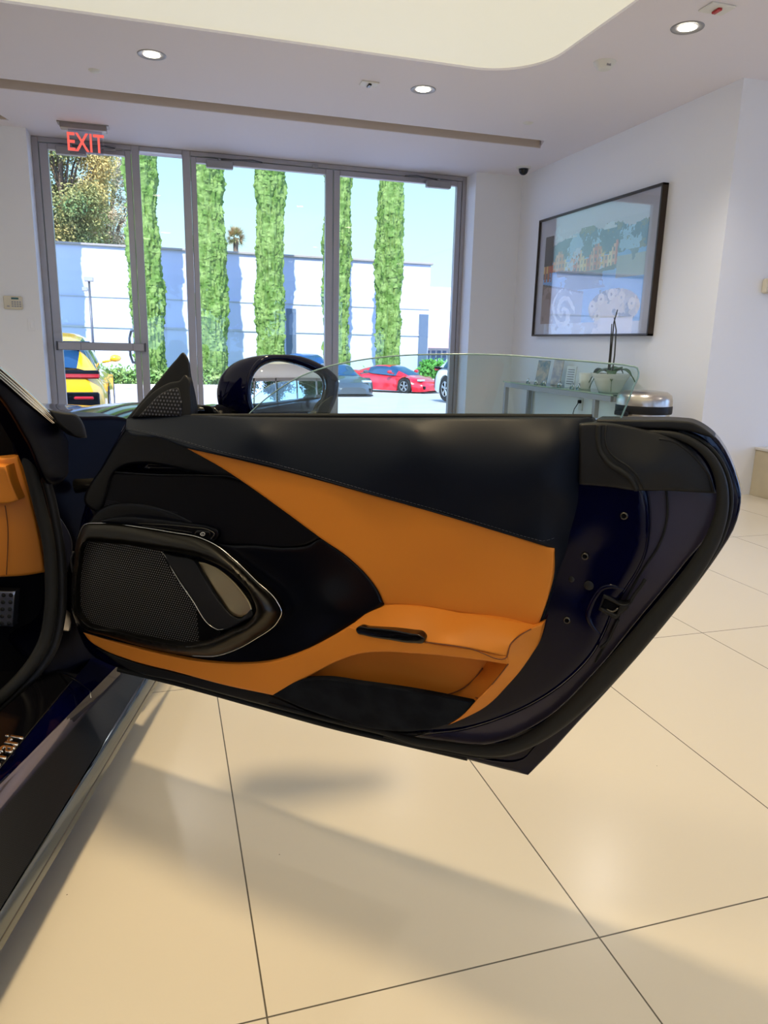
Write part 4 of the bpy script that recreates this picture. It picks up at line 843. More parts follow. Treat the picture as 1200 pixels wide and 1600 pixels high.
ruled('carbon_blade', E2, E3, .151, .186, M['carbon'], thick=.02)
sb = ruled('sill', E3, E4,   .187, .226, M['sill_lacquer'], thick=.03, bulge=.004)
ruled('sill_top', E4, E5, .2262, .242, M['navy'], sb, thick=.03, bulge=.002)
kp = ruled('kick_plate', E5, E6, .2425, .262, M['gloss_black'], thick=.03, ext=(.9, .02))
strand_pts = [on_z(0, 1199, .244), on_z(112, 1064, .244)]; m_ = MB(); m_.tube([strand_pts[0] * 1.8 - strand_pts[1] * .8, strand_pts[1]], .0012, 6); m_.build('kick_plate_edge', M['satin_metal'], kp)
m_ = MB(); m_.tube([on_z(x, y, .256) for x, y in ((72, 1046), (88, 1048), (106, 1055), (124, 1066), (141, 1080), (142, 1090))], [.001, .003, .003, .002, .001, .001], 8); m_.build('sill_joint', M['chrome'], sb, True)
# script lettering on the kick plate, reading towards the front of the car
Lp = on_z(26, 1150, .2605)
Mx = Matrix(((CD[0], -CT[0], 0, Lp[0]), (CD[1], -CT[1], 0, Lp[1]), (0, 0, 1, Lp[2]), (0, 0, 0, 1)))
lo = letters('script_lettering', 'Ferrari', .060, .0012, M['chrome'], kp, Mx @ Matrix.Translation((-.085, -.016, 0)), bevel=.001, shear=.25, xs=1.0)
# hinge pillar and interior
HN = -CD * .75 + CT * .66; HP = Plane(car_pt(1.72, -.70, .5), HN)
hd_ = tps([(60, 700, .0), (150, 700, -.06), (60, 900, .02), (150, 900, -.05), (110, 1050, 0), (60, 1050, .04), (110, 880, .0)])
hpz = relief('hinge_pillar', [(40, 640, 'c'), (120, 650), (205, 658), (240, 700), (230, 1062, 'c'), (150, 1085), (100, 1075), (60, 1045), (88, 990), (92, 900), (78, 820), (60, 740)], HP, hd_, -.20, M['navy_inner'], car, step=12, rnd=8, rdep=.01)
relief('pillar_sheen', [(78, 790, 'c'), (95, 810), (113, 850), (112, 868), (100, 900), (90, 880)], HP, .022, -.01, mat('lilac_pillar_sheen', (.03, .03, .045), .2, 0, .5), hpz, step=5, rnd=3)  # patch shaped and coloured as the lilac reflection on the hinge pillar
for y in (760, 955): m_ = MB(); m_.tube([HP(118, y, .0), HP(150, y - 4, .03), DP(185, y + 6, .0)], [.018, .014, .02], 10); m_.build('door_hinge', M['satin_metal'], hpz, True)
relief('fender_bracket', [(98, 952, 'c'), (104, 953), (112, 975), (108, 986), (94, 985, 'c')], HP, .035, .01, M['steel'], hpz, step=4, rnd=2)
def seal_path(pts, r, nm, d=.03, m='rubber'):
    W_ = path_on(HP, pts, d, 6); mm = MB(); mm.tube(W_, r, 14); return mm.build(nm, M[m], car, True)
seal_path([(-60, 470), (-20, 560), (18, 640), (44, 720), (62, 790), (76, 850), (80, 910), (78, 960), (70, 1000), (48, 1040), (22, 1070), (-10, 1100), (-60, 1140)], .014, 'aperture_seal', .045)
seal_path([(40, 640), (62, 715), (82, 790), (93, 850), (97, 910), (94, 970), (84, 1010), (62, 1046), (30, 1080), (-20, 1124), (-70, 1160)], .011, 'aperture_trim', .035, 'plastic')
IP = Plane(car_pt(1.80, -1.0, .5), -CD)
relief('footwell', [(-260, 560, 'c'), (20, 600), (90, 700), (110, 900), (100, 1060, 'c'), (-60, 1160), (-260, 1160)], IP, 0, -.04, M['void'], car, step=40, rnd=3)
gb = relief('dashboard', [(-200, 735, 'c'), (0, 716), (27, 713, 'c'), (40, 755), (54, 806), (64, 855), (70, 894, 'c'), (40, 899), (10, 901), (-80, 902), (-200, 905, 'c')], IP, tps([(-200, 800, .10), (0, 800, .08), (30, 720, .05), (70, 890, .05), (20, 890, .07), (0, 716, .06), (-100, 730, .08)]), .0, M['tan'], car, step=8, rnd=4, rdep=.006)
relief('glovebox_lid', [(-150, 733, 'c'), (0, 728), (9, 728, 'c'), (18, 755), (29, 781, 'c'), (20, 785), (0, 787), (-150, 792, 'c')], IP, .10, .05, M['tan'], gb, step=8, rnd=3, rdep=.004)
mm = MB(); mm.tube(path_on(IP, [(8, 790), (12, 820), (12, 860), (10, 898)], .088, 5), .0012, 6); mm.build('dashboard_seam', M['tan_thread'], gb, True)
fp = relief('footrest', [(-70, 920, 'c'), (24, 924, 'c'), (20, 979, 'c'), (-70, 976, 'c')], IP, .05, .02, mat('pedal_steel', (.30, .30, .32), .35, .9), car, step=8, rnd=3)
for i in range(7):
    for j in range(5):
        P = IP(17 - i * 11.5 - j * .8, 930 + j * 11, .0505); m_ = MB(); m_.lathe([(0, .003), (.004, .003), (.0055, 0)], n=10); m_.xf(Matrix.Translation(Vector(P)) @ Vector(IP.n).to_track_quat('Z', 'Y').to_matrix().to_4x4()); m_.build('rubber_stud', M['rubber'], fp, True)
# A-pillar with bright glass edge lines
SP = Plane(car_pt(1.5, -.70, .9), CT)
ap = relief('windscreen_pillar', [(-140, 480, 'c'), (-20, 560), (2, 577), (48, 616), (92, 662, 'c'), (130, 720), (80, 760), (40, 690), (0, 625), (-140, 530, 'c')], SP, 0, -.05, M['navy_inner'], car, step=14, rnd=8, rdep=.02)
for k, (o, r) in enumerate(((0, .0045), (5, .003), (9.5, .003), (14, .002))):
    mm = MB(); mm.tube(path_on(SP, [(-120, 492 + o), (-20, 561 + o), (2, 579 + o), (46, 617 + o), (88 - o * .3, 658 + o * .3)], .004, 8), [r] * 0 or r, 8); mm.build('pillar_trim', M['chrome'], ap, True)
relief('cowl_end', [(76, 640, 'c'), (95, 644), (122, 650), (131, 664), (136, 684, 'c'), (122, 684), (104, 672), (92, 663)], HP, .05, .0, M['plastic'], hpz, step=5, rnd=4, rdep=.006)
# hood, fender and nose
def hood():
    v = []; f = []; ns, ntt = 40, 40
    for i in range(ns + 1):
        s = 1.88 + 2.15 * i / ns
        for j in range(ntt + 1):
            u = j / ntt; side = .97 * (1 - .10 * max(0, (s - 3.2)) ** 2)
            if u < .3: tt = -.66 - .02 * 0; w_ = u / .3; t = -.655 + .06 * (1 - (1 - w_) ** 2) * 0 - .05 * (w_ ** 3) ; z = .30 + .50 * w_
            else: w_ = (u - .3) / .7; t = -.705 - w_ * 1.9; z = None
            if z is None:
                b = .055 * math.exp(-((t + .90) / .16) ** 2) + .055 * math.exp(-((t + 2.42) / .16) ** 2); arch = .045 * (1 - ((t + 1.66) / .96) ** 2)
                z = .775 + arch + b * math.exp(-((s - 2.75) / .75) ** 2) - .04 * max(0, s - 2.0) - .10 * max(0, s - 3.2) ** 1.6
                if w_ < .06: z -= .05 * (1 - w_ / .06) ** 2
            else: z = z - (.04 * max(0, s - 2.0) + .10 * max(0, s - 3.2) ** 1.6) * w_ - .025
            t += .10 * max(0, s - 3.0) ** 2 * (-1 if t > -1.66 else 1) * abs(t + 1.66)
            v.append(car_pt(s, t, z))
    for i in range(ns):
        for j in range(ntt): a = i * (ntt + 1) + j; f.append((a, a + ntt + 1, a + ntt + 2, a + 1))
    b = len(v); v += [p - np.array([0, 0, .02]) for p in v[:]]; f += [tuple(q + b for q in x)[::-1] for x in f]
    for i in range(ns):
        for j in (0, ntt): a = i * (ntt + 1) + j; f.append((a, a + ntt + 1, a + ntt + 1 + b, a + b))
    for j in range(ntt):
        for i in (0, ns): a = i * (ntt + 1) + j; f.append((a, a + 1, a + 1 + b, a + b))
    return mesh('hood', v, f, M['navy'], car, True, auto=math.radians(45))
hood()

# rest of the cabin, behind and left of the camera
m_ = MB(); v = []; f = []
for i in range(13):
    s = -1.0 + 2.0 * i / 12; zt = 1.27 - .16 * ((s - .0) ** 2) - (.10 * max(0, s - .6))
    for j in range(9): u = j / 8; v.append(car_pt(s, -.86 - 1.6 * u, zt - .07 * (2 * u - 1) ** 4))
    for j in range(9): v.append(v[-9] - np.array([0, 0, .05]))
for i in range(12):
    for j in range(8): a = i * 18 + j; f.append((a, a + 1, a + 19, a + 18)); f.append((a + 9, a + 27, a + 28, a + 10))
    for j in (0, 8): a = i * 18 + j; f.append((a, a + 18, a + 27, a + 9))
mesh('roof', v, f, M['navy'], car, True, auto=.7)
m_ = MB(); m_.tube([car_pt(.98, -.88, 1.16), car_pt(1.22, -.80, 1.07), car_pt(1.42, -.75, .985)], [.035, .032, .03], 10, flat=1.3); m_.build('roof_pillar', M['navy'], car, True)
v = []; f = []
for i in range(15):
    s = .22 - 2.3 * i / 14
    for j in range(9): w_ = j / 8; v.append(car_pt(s, -.53 - .10 * (1 - w_) ** 2 - .22 * max(0, w_ - .55) ** 1.3 - .12 * max(0, -s - 1.2), .16 + .78 * w_))
    for j in range(9): v.append(v[-9] - CT * .05)
for i in range(14):
    for j in range(8): a = i * 18 + j; f.append((a, a + 1, a + 19, a + 18)); f.append((a + 9, a + 27, a + 28, a + 10))
    for j in (0, 8): a = i * 18 + j; f.append((a, a + 18, a + 27, a + 9))
for j in range(8): f.append((j, j + 9, j + 10, j + 1))
mesh('rear_quarter', v, f, M['navy'], car, True, auto=.7)
m_ = MB(); m_.box((-.24, -.30, -.06), (.24, .30, .08), 0, .04); m_.xf(Matrix.Translation(Vector(car_pt(.55, -1.15, .34))) @ Matrix.Rotation(-.258, 4, 'Z')); m_.build('seat_cushion', M['tan'], car, True, .9)
m_ = MB(); m_.box((-.25, -.08, 0), (.25, .08, .72), 0, .05); m_.xf(Matrix.Translation(Vector(car_pt(.22, -1.15, .36))) @ Matrix.Rotation(-.258, 4, 'Z') @ Matrix.Rotation(.3, 4, 'X')); m_.build('seat_back', M['tan'], car, True, .9)
m_ = MB(); m_.add([tuple(car_pt(s, t, z)) for s in (-1.8, 1.95) for t in (-2.3, -.72) for z in (.15, .19)], [(0, 1, 3, 2), (4, 6, 7, 5), (0, 4, 5, 1), (2, 3, 7, 6), (0, 2, 6, 4), (1, 5, 7, 3)]); m_.build('cabin_floor', M['void'], car)

# ------------------------------------------------------------------ vehicles outside
M['tyre'] = mat('tyre', (.012, .012, .013), .8); M['rim'] = mat('silver_rim', (.55, .56, .60), .3, .7); M['auto_glass'] = mat('vehicle_glass', (.012, .05, .12), .04, 0, .0, 1.0)
M['tail'] = mat('tail_light_red', (.35, .01, .015), .2, 0, .5); M['head'] = mat('headlight_glass', (.5, .52, .55), .1, 0, .8)
def wheel_parts(root, x, y, r, wd, rimmat, side):
    m = MB(); m.lathe([(r * .62, -wd / 2), (r * .93, -wd / 2), (r, -wd * .35), (r, wd * .35), (r * .93, wd / 2), (r * .62, wd / 2), (r * .62, -wd / 2)], (x, y, r), n=32, axis=0); w_ = m.build('wheel', M['tyre'], root, True, .7)
    m = MB(); xo = x + side * wd * .42
    m.lathe([(r * .56, -.012), (r * .64, -.012), (r * .64, .012), (r * .56, .012), (r * .56, -.012)], (xo, y, r), n=32, axis=0)
    m.lathe([(0, -.02), (r * .12, -.02), (r * .12, .02), (0, .02)], (xo, y, r), n=14, axis=0)
    for k in range(5):
        a = 2 * PI * k / 5 + .3
        for da in (-.12, .12): m.tube([(xo, y + r * .08 * math.cos(a), r + r * .08 * math.sin(a)), (xo, y + r * .6 * math.cos(a + da), r + r * .6 * math.sin(a + da))], .020, 6)
    m.lathe([(0, -.01), (r * .58, -.01)], (x, y, r), n=24, axis=0, mi=1); m.build('rim', [rimmat, M['alu_dark']], w_, True, .7)
def make_car(name, label, cat, loc, rz, paint, p, group=None):
    """p: L, body stations (y, half width, bottom, shoulder), cabin stations (y, base half width, top), wheels."""
    t = thing(name, label, cat, loc, rz, group); B = p['body']; NB = 21; v = []; f = []
    ys = np.linspace(B[0][0], B[-1][0], 40); st = np.array(B, float)
    def I(y, k, A): return float(np.interp(y, A[:, 0], A[:, k]))
    for y in ys:
        hw, zb, zt = I(y, 1, st), I(y, 2, st), I(y, 3, st)
        for j in range(NB):
            a = PI * j / (NB - 1); c, s = math.cos(a), math.sin(a); q = math.copysign(abs(c) ** .45, c)
            z = zb + (zt - zb) * abs(s) ** .55
            for wy in p['wheels']:
                d = abs(y - wy); R = p['r'] * 1.12
                if abs(q) > .75 and d < R: z = max(z, p['r'] + math.sqrt(R * R - d * d)) if z < p['r'] + math.sqrt(R * R - d * d) else z
            v.append((hw * q, y, z))
    n = len(ys)
    for i in range(n - 1):
        for j in range(NB - 1): a = i * NB + j; f.append((a, a + 1, a + NB + 1, a + NB))
        f.append((i * NB + NB - 1, i * NB, (i + 1) * NB, (i + 1) * NB + NB - 1))
    f.append(tuple(range(NB))); f.append(tuple(range((n - 1) * NB, n * NB))[::-1]); mesh('body', v, f, paint, t, True, auto=1.0)
    K = np.array(p['cabin'], float); v = []; f = []; fm = []; ys = np.linspace(K[0, 0], K[-1, 0], 26); prof = [(-1, 0), (-.93, .45), (-.80, .86), (-.62, .97), (-.3, 1), (.3, 1), (.62, .97), (.80, .86), (.93, .45), (1, 0)]
    for y in ys:
        bw, zt = I(y, 1, K), I(y, 2, K); zb = I(y, 3, st) - .05
        for a, b in prof: v.append((bw * a * (1 - .13 * b), y, zb + (max(zt, zb + .01) - zb) * b))
    n = len(prof); r0, r1 = p['roof']
    for i in range(len(ys) - 1):
        ym = (ys[i] + ys[i + 1]) / 2
        for j in range(n - 1):
            a = i * n + j; f.append((a, a + 1, a + n + 1, a + n)); side = j in (0, 1, n - 3, n - 2); fm.append(0 if (side and p.get('sg0', r0 - .3) < ym < p.get('sg1', r1 + .5)) or ((not side) and not r0 < ym < r1) else 1)
    mesh('cabin', v, f, None, t, True, [M['auto_glass'], paint], fm, auto=1.0)
    for wy in p['wheels']:
        for s in (-1, 1): wheel_parts(t, s * (p['track'] - .02), wy, p['r'], .24, p.get('rim', M['rim']), s)
    def bx(nm, a, b, m, bev=.02):
        for s in (-1, 1): q = MB(); q.box((s * a[0], a[1], a[2]), (s * b[0], b[1], b[2]), 0, bev); q.build(nm, m, t)
    for nm, a, b, m in p['pairs']: bx(nm, a, b, m)
    for nm, a, b, m in p['single']: q = MB(); q.box(a, b, 0, .02); q.build(nm, m, t)
    for s in (-1, 1):
        q = MB(); q.lathe([(0, -.10), (.05, -.10), (.085, -.06), (.10, .0), (.09, .05), (.06, .06), (0, .06)], (s * (p['track'] + .17), p['my'], p['mz']), n=16, axis=0 if False else 1, sx=1.15, sy=.75); q.tube([(s * (p['track'] - .08), p['my'] + .05, p['mz'] - .08), (s * (p['track'] + .15), p['my'], p['mz'] - .03)], .025, 8); q.build('side_mirror', paint, t, True)
    return t
def sport(seg=0): return dict(body=[(-2.25, .55, .35, .70), (-2.2, .82, .25, .88), (-1.9, .94, .16, .94), (-1.2, .985, .13, .93), (-.4, .93, .13, .86), (.5, .92, .13, .82), (1.2, .97, .13, .80), (1.7, .93, .13, .70), (2.15, .78, .14, .55), (2.3, .50, .18, .42)],
    cabin=[(-1.75, .50, .88), (-1.2, .70, 1.02), (-.5, .76, 1.19), (0, .76, 1.21), (.35, .76, 1.16), (.95, .74, .92), (1.2, .66, .80)], roof=(-.9, .22), sg0=-.75, sg1=.7, wheels=(-1.25, 1.32), r=.345, track=.90, my=.62, mz=.93,
    pairs=[('headlight', (.45, 1.86, .575), (.80, 2.06, .66), M['head']), ('tail_light', (.45, -2.27, .70), (.78, -2.2, .80), M['tail']), ('air_intake', (.35, 2.10, .24), (.74, 2.22, .38), M['gloss_black'])],
    single=[('front_splitter', (-.80, 1.9, .10), (.80, 2.28, .15), M['gloss_black'])])
def suv(): return dict(body=[(-2.45, .80, .45, 1.02), (-2.38, .93, .32, 1.08), (-2.0, .98, .24, 1.10), (-1.2, 1.0, .22, 1.08), (0, .98, .22, 1.05), (1.2, 1.0, .22, 1.02), (1.9, .97, .24, .96), (2.35, .88, .28, .85), (2.5, .65, .35, .70)],
    cabin=[(-2.40, .80, 1.10), (-2.15, .84, 1.30), (-1.7, .84, 1.56), (-.9, .84, 1.64), (.1, .83, 1.64), (.5, .82, 1.56), (1.15, .78, 1.18), (1.35, .74, 1.02)], roof=(-1.75, .35), sg0=-1.9, sg1=1.0, wheels=(-1.5, 1.5), r=.39, track=.90, my=.95, mz=1.16,
    pairs=[('tail_light', (.02, -2.485, .93), (.90, -2.40, 1.02), M['tail']), ('headlight', (.55, 2.30, .70), (.84, 2.42, .80), M['head']), ('rear_reflector', (.50, -2.515, .60), (.80, -2.44, .66), M['tail']), ('rear_diffuser', (.30, -2.50, .36), (.88, -2.36, .72), M['gloss_black'])],
    single=[('rear_light_band', (-.90, -2.482, .98), (.90, -2.38, 1.06), M['gloss_black']), ('grille', (-.55, 2.44, .40), (.55, 2.52, .68), M['gloss_black']), ('spoiler', (-.78, -2.12, 1.44), (.78, -1.85, 1.50), M['gloss_black'])])
def gz(Y): return -.30 - .033 * (Y - 8)
def at(px, py, Y): q = on_y(px, py, Y); return q
M['yellow'] = mat('yellow_paint', (.78, .44, .01), .2, 0, .8); M['red'] = mat('red_paint', (.62, .008, .02), .2, 0, .8); M['grey_car'] = mat('dark_grey_paint', (.05, .06, .075), .25, 0, .6); M['white_car'] = mat('white_car_paint', (.75, .75, .75), .25, 0, .6)
M['teal_car'] = mat('pale_blue_car_paint', (.20, .36, .42), .3, 0, .5); M['blue_car'] = mat('blue_car_paint', (.02, .09, .28), .3, 0, .5)
def put_car(px, Y, rz, maker, name, label, cat, paint):
    q = at(px, 560, Y); return make_car(name, label, cat, (q[0], Y, gz(Y)), math.radians(rz), paint, maker)
y_ = put_car(82, 14.85, 2, suv(), 'parked_suv', 'yellow SUV seen from behind through the left glass door', 'car', M['yellow'])
r_ = put_car(613, 31.6, -142, sport(), 'parked_sports_car', 'bright red sports car parked outside beneath the right-hand tall cypress', 'car', M['red'])
put_car(524, 28.4, 184, sport(), 'parked_coupe', 'dark grey coupe facing the showroom, directly left of the red sports car', 'car', M['grey_car'])
put_car(480, 33.45, 186, suv(), 'parked_suv', 'blue SUV whose roof shows just above the wing mirror', 'car', M['blue_car'])
put_car(778, 20.5, 186, suv(), 'parked_suv', 'white SUV almost wholly cut off by the right edge of the glazing', 'car', M['white_car'])
put_car(676, 56, 70, sport(), 'parked_sedan', 'pale blue-green car far off on the street, left of the white one', 'car', M['teal_car'])
put_car(692, 60, 100, suv(), 'parked_suv', 'white SUV far off on the street, below the pinkish building', 'car', M['white_car'])
put_car(688, 38, 165, sport(), 'parked_sedan', 'small blue car past the hedge at the right end of the lot', 'car', M['blue_car'])

# ------------------------------------------------------------------ ground and buildings outside
m_ = MB(); m_.add([(-60, 7.86, gz(7.86)), (60, 7.86, gz(7.86)), (60, 36.4, gz(36.4)), (-60, 36.4, gz(36.4)), (-60, 7.86, -4), (60, 7.86, -4), (60, 36.4, -4), (-60, 36.4, -4)], [(0, 1, 2, 3), (4, 7, 6, 5), (0, 4, 5, 1), (3, 2, 6, 7), (1, 5, 6, 2), (0, 3, 7, 4)])
struct(m_.build('parking_lot', mat('pale_asphalt', (.47, .41, .40), .85, noise=(1.5, (.51, .455, .44)))))
zg = gz(36.4)
m_ = MB(); m_.box((-60, 36.4, -4), (21.5, 120, zg + .02)); struct(m_.build('planting_bed', mat('dry_lawn', (.28, .42, .12), .9, noise=(3, (.40, .46, .18)))))
m_ = MB(); m_.box((21.5, 36.4, -4), (140, 160, zg + .01)); struct(m_.build('street', mat('street_asphalt', (.50, .48, .47), .85)))
m_ = MB(); m_.box((-60, 36.3, -3.5), (21.5, 36.5, zg + .14), 0, .03); struct(m_.build('kerb', mat('concrete_kerb', (.60, .58, .54), .8)))
m_ = MB(); m_.box((-60, -60, -4), (60, 7.86, -.121)); struct(m_.build('terrain', mat('rear_paving', (.25, .24, .23), .9)))
YB = 42.0; zt = at(88, 377, YB)[2]; xe = at(673, 420, YB)[0]
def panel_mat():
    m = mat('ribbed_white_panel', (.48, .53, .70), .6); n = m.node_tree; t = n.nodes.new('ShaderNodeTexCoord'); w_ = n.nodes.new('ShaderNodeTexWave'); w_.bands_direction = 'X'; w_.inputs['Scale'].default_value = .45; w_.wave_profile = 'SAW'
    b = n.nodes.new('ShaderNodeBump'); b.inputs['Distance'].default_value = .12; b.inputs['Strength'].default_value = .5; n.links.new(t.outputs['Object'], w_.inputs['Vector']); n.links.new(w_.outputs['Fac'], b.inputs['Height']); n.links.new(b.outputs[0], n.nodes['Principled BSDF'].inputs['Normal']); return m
bd = world_thing('office_building', 'long flat-roofed white building across the parking lot behind the cypresses', 'building', (0, YB + 2, zg))
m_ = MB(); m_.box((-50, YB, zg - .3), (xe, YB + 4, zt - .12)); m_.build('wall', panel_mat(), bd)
m_ = MB(); m_.box((-50.1, YB - .15, zt - .12), (xe + .12, YB + 4.1, zt), 0, .02); m_.build('roof_edge', mat('roof_edge_metal', (.30, .27, .26), .5), bd)
z1, z2 = at(200, 465, YB)[2], at(200, 511, YB)[2]
m_ = MB(); m_.box((-50, YB - .05, z1 - .03), (xe, YB - .001, z1 + .03)); m_.box((-50, YB - .07, z2 - .06), (xe, YB - .001, z2 + .05)); m_.build('wall_joint', mat('joint_grey', (.42, .44, .48), .6), bd)
for a, b, tp in ((447, 462, 482), (655, 669, 491), (205, 208, 470)): q0, q1 = at(a, tp, YB), at(b, tp, YB); m_ = MB(); m_.box((q0[0], YB - .09, zg), (q1[0], YB - .002, q0[2])); m_.build('recessed_doorway', mat('slate_panel', (.09, .13, .20), .4), bd)
b2 = world_thing('far_building', 'pale distant building beyond the right end of the white office building', 'building', (34, 75, zg))
q0, q1 = at(672, 448, 78), at(760, 500, 78); m_ = MB(); m_.box((q0[0], 78, zg), (q1[0] + 8, 90, q0[2])); m_.build('wall', mat('far_wall', (.72, .75, .78), .7), b2)
b3 = world_thing('shopfront', 'low pinkish-red shopfront in the distance at the right side of the glazing', 'building', (30, 65, zg))
q0, q1 = at(668, 514, 64), at(740, 545, 64); m_ = MB(); m_.box((q0[0], 64, q1[2]), (q1[0], 66, q0[2])); m_.build('fascia', mat('pink_fascia', (.62, .32, .36), .6), b3)
m_ = MB(); m_.box((q0[0], 65, zg), (q1[0], 72, q1[2] + .02)); m_.build('shop_wall', mat('shop_wall', (.40, .44, .46), .6), b3)
m_ = MB()
for k in range(9): x = q0[0] + .3 + k * .55; m_.box((x, 64.9, zg + .2), (x + .34, 65.0, q1[2] - .25))
m_.build('shop_window', M['auto_glass'], b3)
# lamp post in front of the building
q = at(147, 560, 30); lp = thing('lamp_post', 'thin parking-lot lamp post seen through the left glass door', 'lamp post', (q[0], 30, gz(30))); h_ = at(143, 440, 30)[2] - gz(30)
m_ = MB(); m_.tube([(0, 0, 0), (0, 0, h_)], [.05, .04], 10); m_.build('pole', M['alu_dark'], lp, True)
m_ = MB(); m_.box((-.16, -.1, h_), (.16, .1, h_ + .16), 0, .02); m_.box((-.26, -.06, h_ - .35), (-.06, .06, h_ - .2), 0, .02); m_.tube([(-.1, 0, h_ - .3), (0, 0, h_ - .3)], .02, 6); m_.build('lamp_head', M['closer'], lp)

# ------------------------------------------------------------------ trees
def leaf_cloud(centres, n, spread, size, seed, up=.0):
    r = np.random.RandomState(seed); C = np.array(centres, float); v = []; f = []
    idx = r.randint(0, len(C), n); P = C[idx, :3] + r.normal(size=(n, 3)) * (C[idx, 3:4] if C.shape[1] > 3 else spread)
    for p in P:
        a = r.normal(size=3); a[2] += up; a /= np.linalg.norm(a); b = np.cross(a, r.normal(size=3)); b /= np.linalg.norm(b); s = size * r.uniform(.6, 1.3); k = len(v)
        v += [p - a * s, p + b * s * .45, p + a * s, p - b * s * .45]; f.append((k, k + 1, k + 2, k + 3))
    return v, f
def leafmat(nm, c1, c2, sc_=1.2):
    m = mat(nm, c1, .7, 0, 0, .15, noise=(sc_, c2, 6)); return m
M['cyp'] = leafmat('cypress_foliage', (.085, .165, .03), (.18, .27, .075), 2.6); M['bark'] = mat('bark', (.12, .085, .06), .9)
def cypress(label, px, Y, wpx, seed, top=13.5):
    q = at(px, 560, Y); R = wpx / 2 * Y / FPX; r = np.random.RandomState(seed); t = thing('cypress_tree', label, 'tree', (q[0], Y, zg), 0, 'tall cypresses in front of the white building'); NA, NZ = 52, 260; v = []; f = []; ph_ = r.uniform(0, 9, 6)
    Hh = top - zg; rad = np.zeros((NZ, NA)); nzc = np.zeros(NA)
    for i in range(NZ):
        u = i / (NZ - 1); env = min(1, (u / .05 + .25)) * (1 - max(0, u - .72) ** 1.6 * 3.2) * (1 + .07 * math.sin(u * 13 + ph_[0]) + .05 * math.sin(u * 31 + ph_[1]))
        for j in range(NA):
            a = 2 * PI * j / NA; nzc[j] = nzc[j] * .80 + r.normal() * .045; rad[i, j] = R * max(.04, env) * (.90 + .07 * math.sin(3 * a + u * 9 + ph_[2]) + .05 * math.sin(7 * a - u * 25 + ph_[3]) + nzc[j])
            v.append((rad[i, j] * math.cos(a), rad[i, j] * math.sin(a), .25 + (Hh - .25) * u + r.normal() * .015))
    for i in range(NZ - 1):
        for j in range(NA): k = (j + 1) % NA; f.append((i * NA + j, i * NA + k, (i + 1) * NA + k, (i + 1) * NA + j))
    f.append(tuple(range(NA))[::-1]); b = len(v)
    for _ in range(9000):
        i = r.randint(0, NZ); j = r.randint(0, NA); p = np.array(v[i * NA + j]); a = 2 * PI * j / NA; o = np.array([math.cos(a), math.sin(a), 0]); s = r.uniform(.07, .17)
        d = np.array([0, 0, 1.]) * s + o * s * .38 + r.normal(size=3) * s * .12; w2 = np.array([-o[1], o[0], 0]) * s * .22; p = p - o * .03; k = len(v); v += [p - w2, p + w2, p + d]; f.append((k, k + 1, k + 2))
    mesh('foliage', v, f, M['cyp'], t, True, auto=.6); m = MB(); m.tube([(0, 0, 0), (0, 0, 1.2)], [.12, .1], 8); m.build('trunk', M['bark'], t, True); return t
cypress('cypress partly hidden by the frame between left door and narrow pane', 234, 38, 46, 1)
cypress('cypress at the left edge of the double doors, with a brown patch', 333, 38, 46, 2)
cypress('cypress in the middle of the left double-door leaf', 424, 38, 43, 3)
cypress('narrow cypress split by the meeting stiles of the double doors', 525, 38.6, 42, 4)
cypress('cypress in the right double-door leaf, behind the red sports car', 605, 38, 42, 5)
cypress('cypress out of sight to the left of the glass door', 60, 38, 44, 6)
cypress('cypress hidden behind the wall right of the double doors', 790, 38, 44, 7)
def crown(name, label, px, Y, z0, z1, hw, m, seed, n=9000, clumps=60, size=.28, group=None, base=None, sq=.45):
    q = at(px, 560, Y) if base is None else base; r = np.random.RandomState(seed); zb = zg if base is None else base[2]; t = thing(name, label, 'tree', (q[0], Y, zb), 0, group); C = []
    cz, hz = (z0 + z1) / 2 - zb, (z1 - z0) / 2
    for _ in range(clumps):
        d = r.normal(size=3); d /= np.linalg.norm(d); k = r.uniform(.35, 1) ** .5; C.append((d[0] * hw * k, d[1] * hw * k * .7, cz + d[2] * hz * k, sq * hw / 3))
    v, f = leaf_cloud(C, n, 1, size, seed); mesh('foliage', v, f, m, t, False)
    mb = MB(); mb.tube([(0, 0, 0), (.1, 0, cz * .5), (-.1, 0, cz), (0, 0, cz + hz * .8)], [.32, .26, .18, .05], 9)
    for c in C[:26]: mb.tube([(0, 0, max(.8, c[2] * .7)), (c[0] * .5, c[1] * .5, c[2] * .88), c[:3]], [.10, .06, .02], 6)
    mb.build('trunk', M['bark'], t, True); return t
pm = leafmat('conifer_foliage', (.50, .37, .13), (.15, .24, .09), .35)
crown('conifer_tree', 'big golden-green conifer above the roof behind the left glass door', 118, 52, at(100, 400, 52)[2], at(100, 170, 52)[2], 3.3, pm, 11, 40000, 95, .105, sq=.35)
crown('conifer_tree', 'thinner greyish conifer right of the big golden one', 182, 60, at(100, 400, 60)[2], at(100, 205, 60)[2], 2.2, leafmat('thin_conifer', (.36, .34, .22), (.50, .36, .22), .6), 12, 11000, 60, .10, sq=.38)
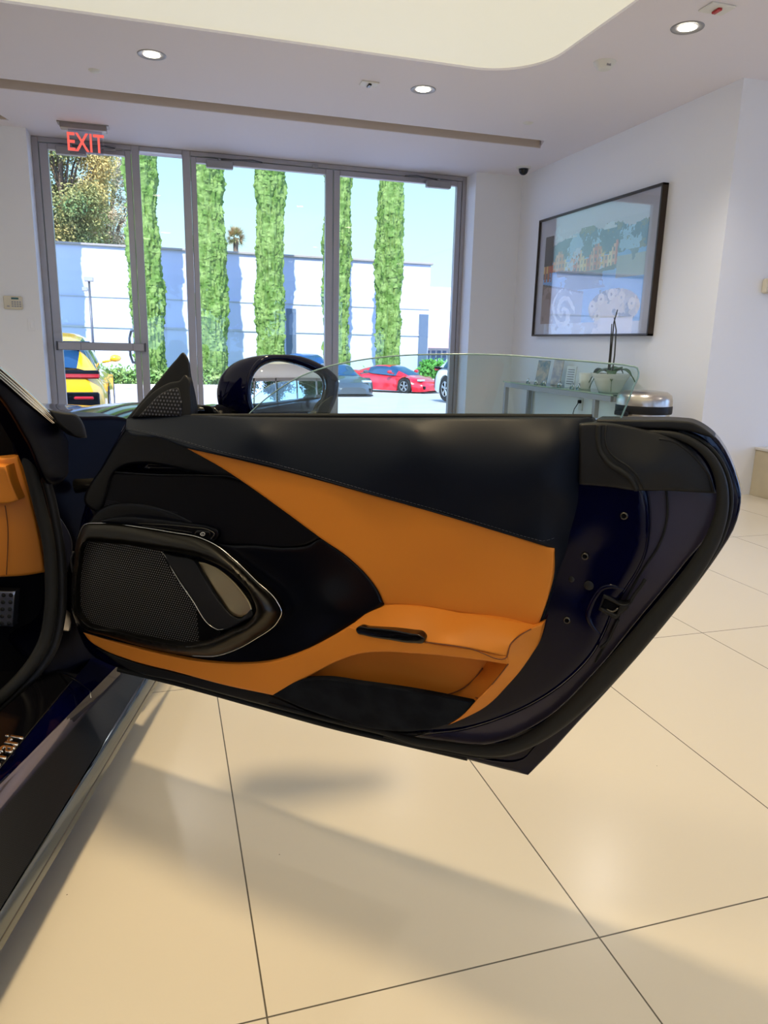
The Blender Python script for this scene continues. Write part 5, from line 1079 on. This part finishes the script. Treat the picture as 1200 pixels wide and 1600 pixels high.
def palm():
    q = at(368, 372, 50); t = thing('palm_tree', 'small fan palm peeking over the roof between two cypresses', 'tree', (q[0], 50, zg)); h_ = q[2] - zg; r = np.random.RandomState(4)
    m = MB(); m.tube([(0, 0, 0), (0, 0, h_)], [.22, .16], 10); m.build('trunk', M['bark'], t, True); v = []; f = []
    for _ in range(120):
        a = r.uniform(0, 2 * PI); e_ = r.uniform(-.7, 1.3); d = np.array([math.cos(a) * math.cos(e_), math.sin(a) * math.cos(e_), math.sin(e_)]); c = np.array([0, 0, h_]) + d * r.uniform(.25, .45)
        for k in range(9):
            b = d + r.normal(size=3) * .35; b /= np.linalg.norm(b); s = r.uniform(.3, .6); w2 = np.cross(b, [0, 0, 1.]) * .03; n_ = len(v); v += [c - w2, c + w2, c + b * s]; f.append((n_, n_ + 1, n_ + 2))
    mesh('fronds', v, f, leafmat('palm_fronds', (.30, .34, .12), (.55, .34, .16), 2), t, False)
palm()
def hedge(label, x0, x1, Y, z0, hgt, seed, m, depth=.3, n=5000):
    r = np.random.RandomState(seed); C = [(r.uniform(x0, x1), Y + r.uniform(-depth, depth) * .6, z0 + hgt * (.2 + .65 * r.rand() ** .7), .16) for _ in range(int(60 * (x1 - x0)))]
    v, f = leaf_cloud(C, n, 1, .11, seed, .5); o = mesh('hedge', v, f, m, None, False); tag(o, label, 'hedge', kind='stuff'); return o
hm = leafmat('hedge_foliage', (.13, .26, .06), (.26, .36, .12), 2)
q0, q1 = at(196, 580, 37)[0], at(345, 580, 37)[0]; hedge('low loose shrubs growing along the foot of the left cypresses', q0 - 9, q1, 36.72, zg, .75, 21, hm, n=9000)
q0, q1 = at(355, 580, 37)[0], at(640, 580, 37)[0]; hedge('low shrubs behind the parked cars under the right cypresses', q0 + .3, q1, 36.72, zg, .7, 22, hm, n=9000)
q0, q1 = at(662, 580, 34)[0], at(695, 580, 34)[0]; hedge('bright green bush at the right end of the parking lot', q0, q1, 34, gz(34), 1.35, 23, leafmat('bright_bush', (.10, .30, .05), (.16, .40, .09), 2), n=6000)
# trees beyond the rear and side glazing (seen in the wing mirror)
dk = leafmat('dark_tree_foliage', (.03, .07, .02), (.07, .13, .04), .8)
for i, (x, y, h_) in enumerate(((-7, -13, 6), (-1.8, -12, 5.4), (3.4, -13.5, 6.4), (8.6, -12.4, 5.6), (14, -10.5, 6), (16.5, -4.5, 6))):
    crown('shade_tree', ['shade tree beyond the rear windows, first from the left wall', 'shade tree beyond the rear windows, behind the car', 'shade tree beyond the rear windows, near their middle', 'shade tree beyond the rear windows, near the right corner', 'shade tree outside the rear right corner', 'shade tree beyond the right side windows'][i], 0, y, 1.2, h_, 2.1, dk, 40 + i, 7000, 60, .16, base=(x, y, -.12))

c = make_car('showroom_car', 'black sports car standing behind the camera, seen only in the wing mirror', 'car', (3.1, -3.2, 0), math.radians(25), mat('black_paint', (.004, .004, .005), .12, 0, .6), sport())
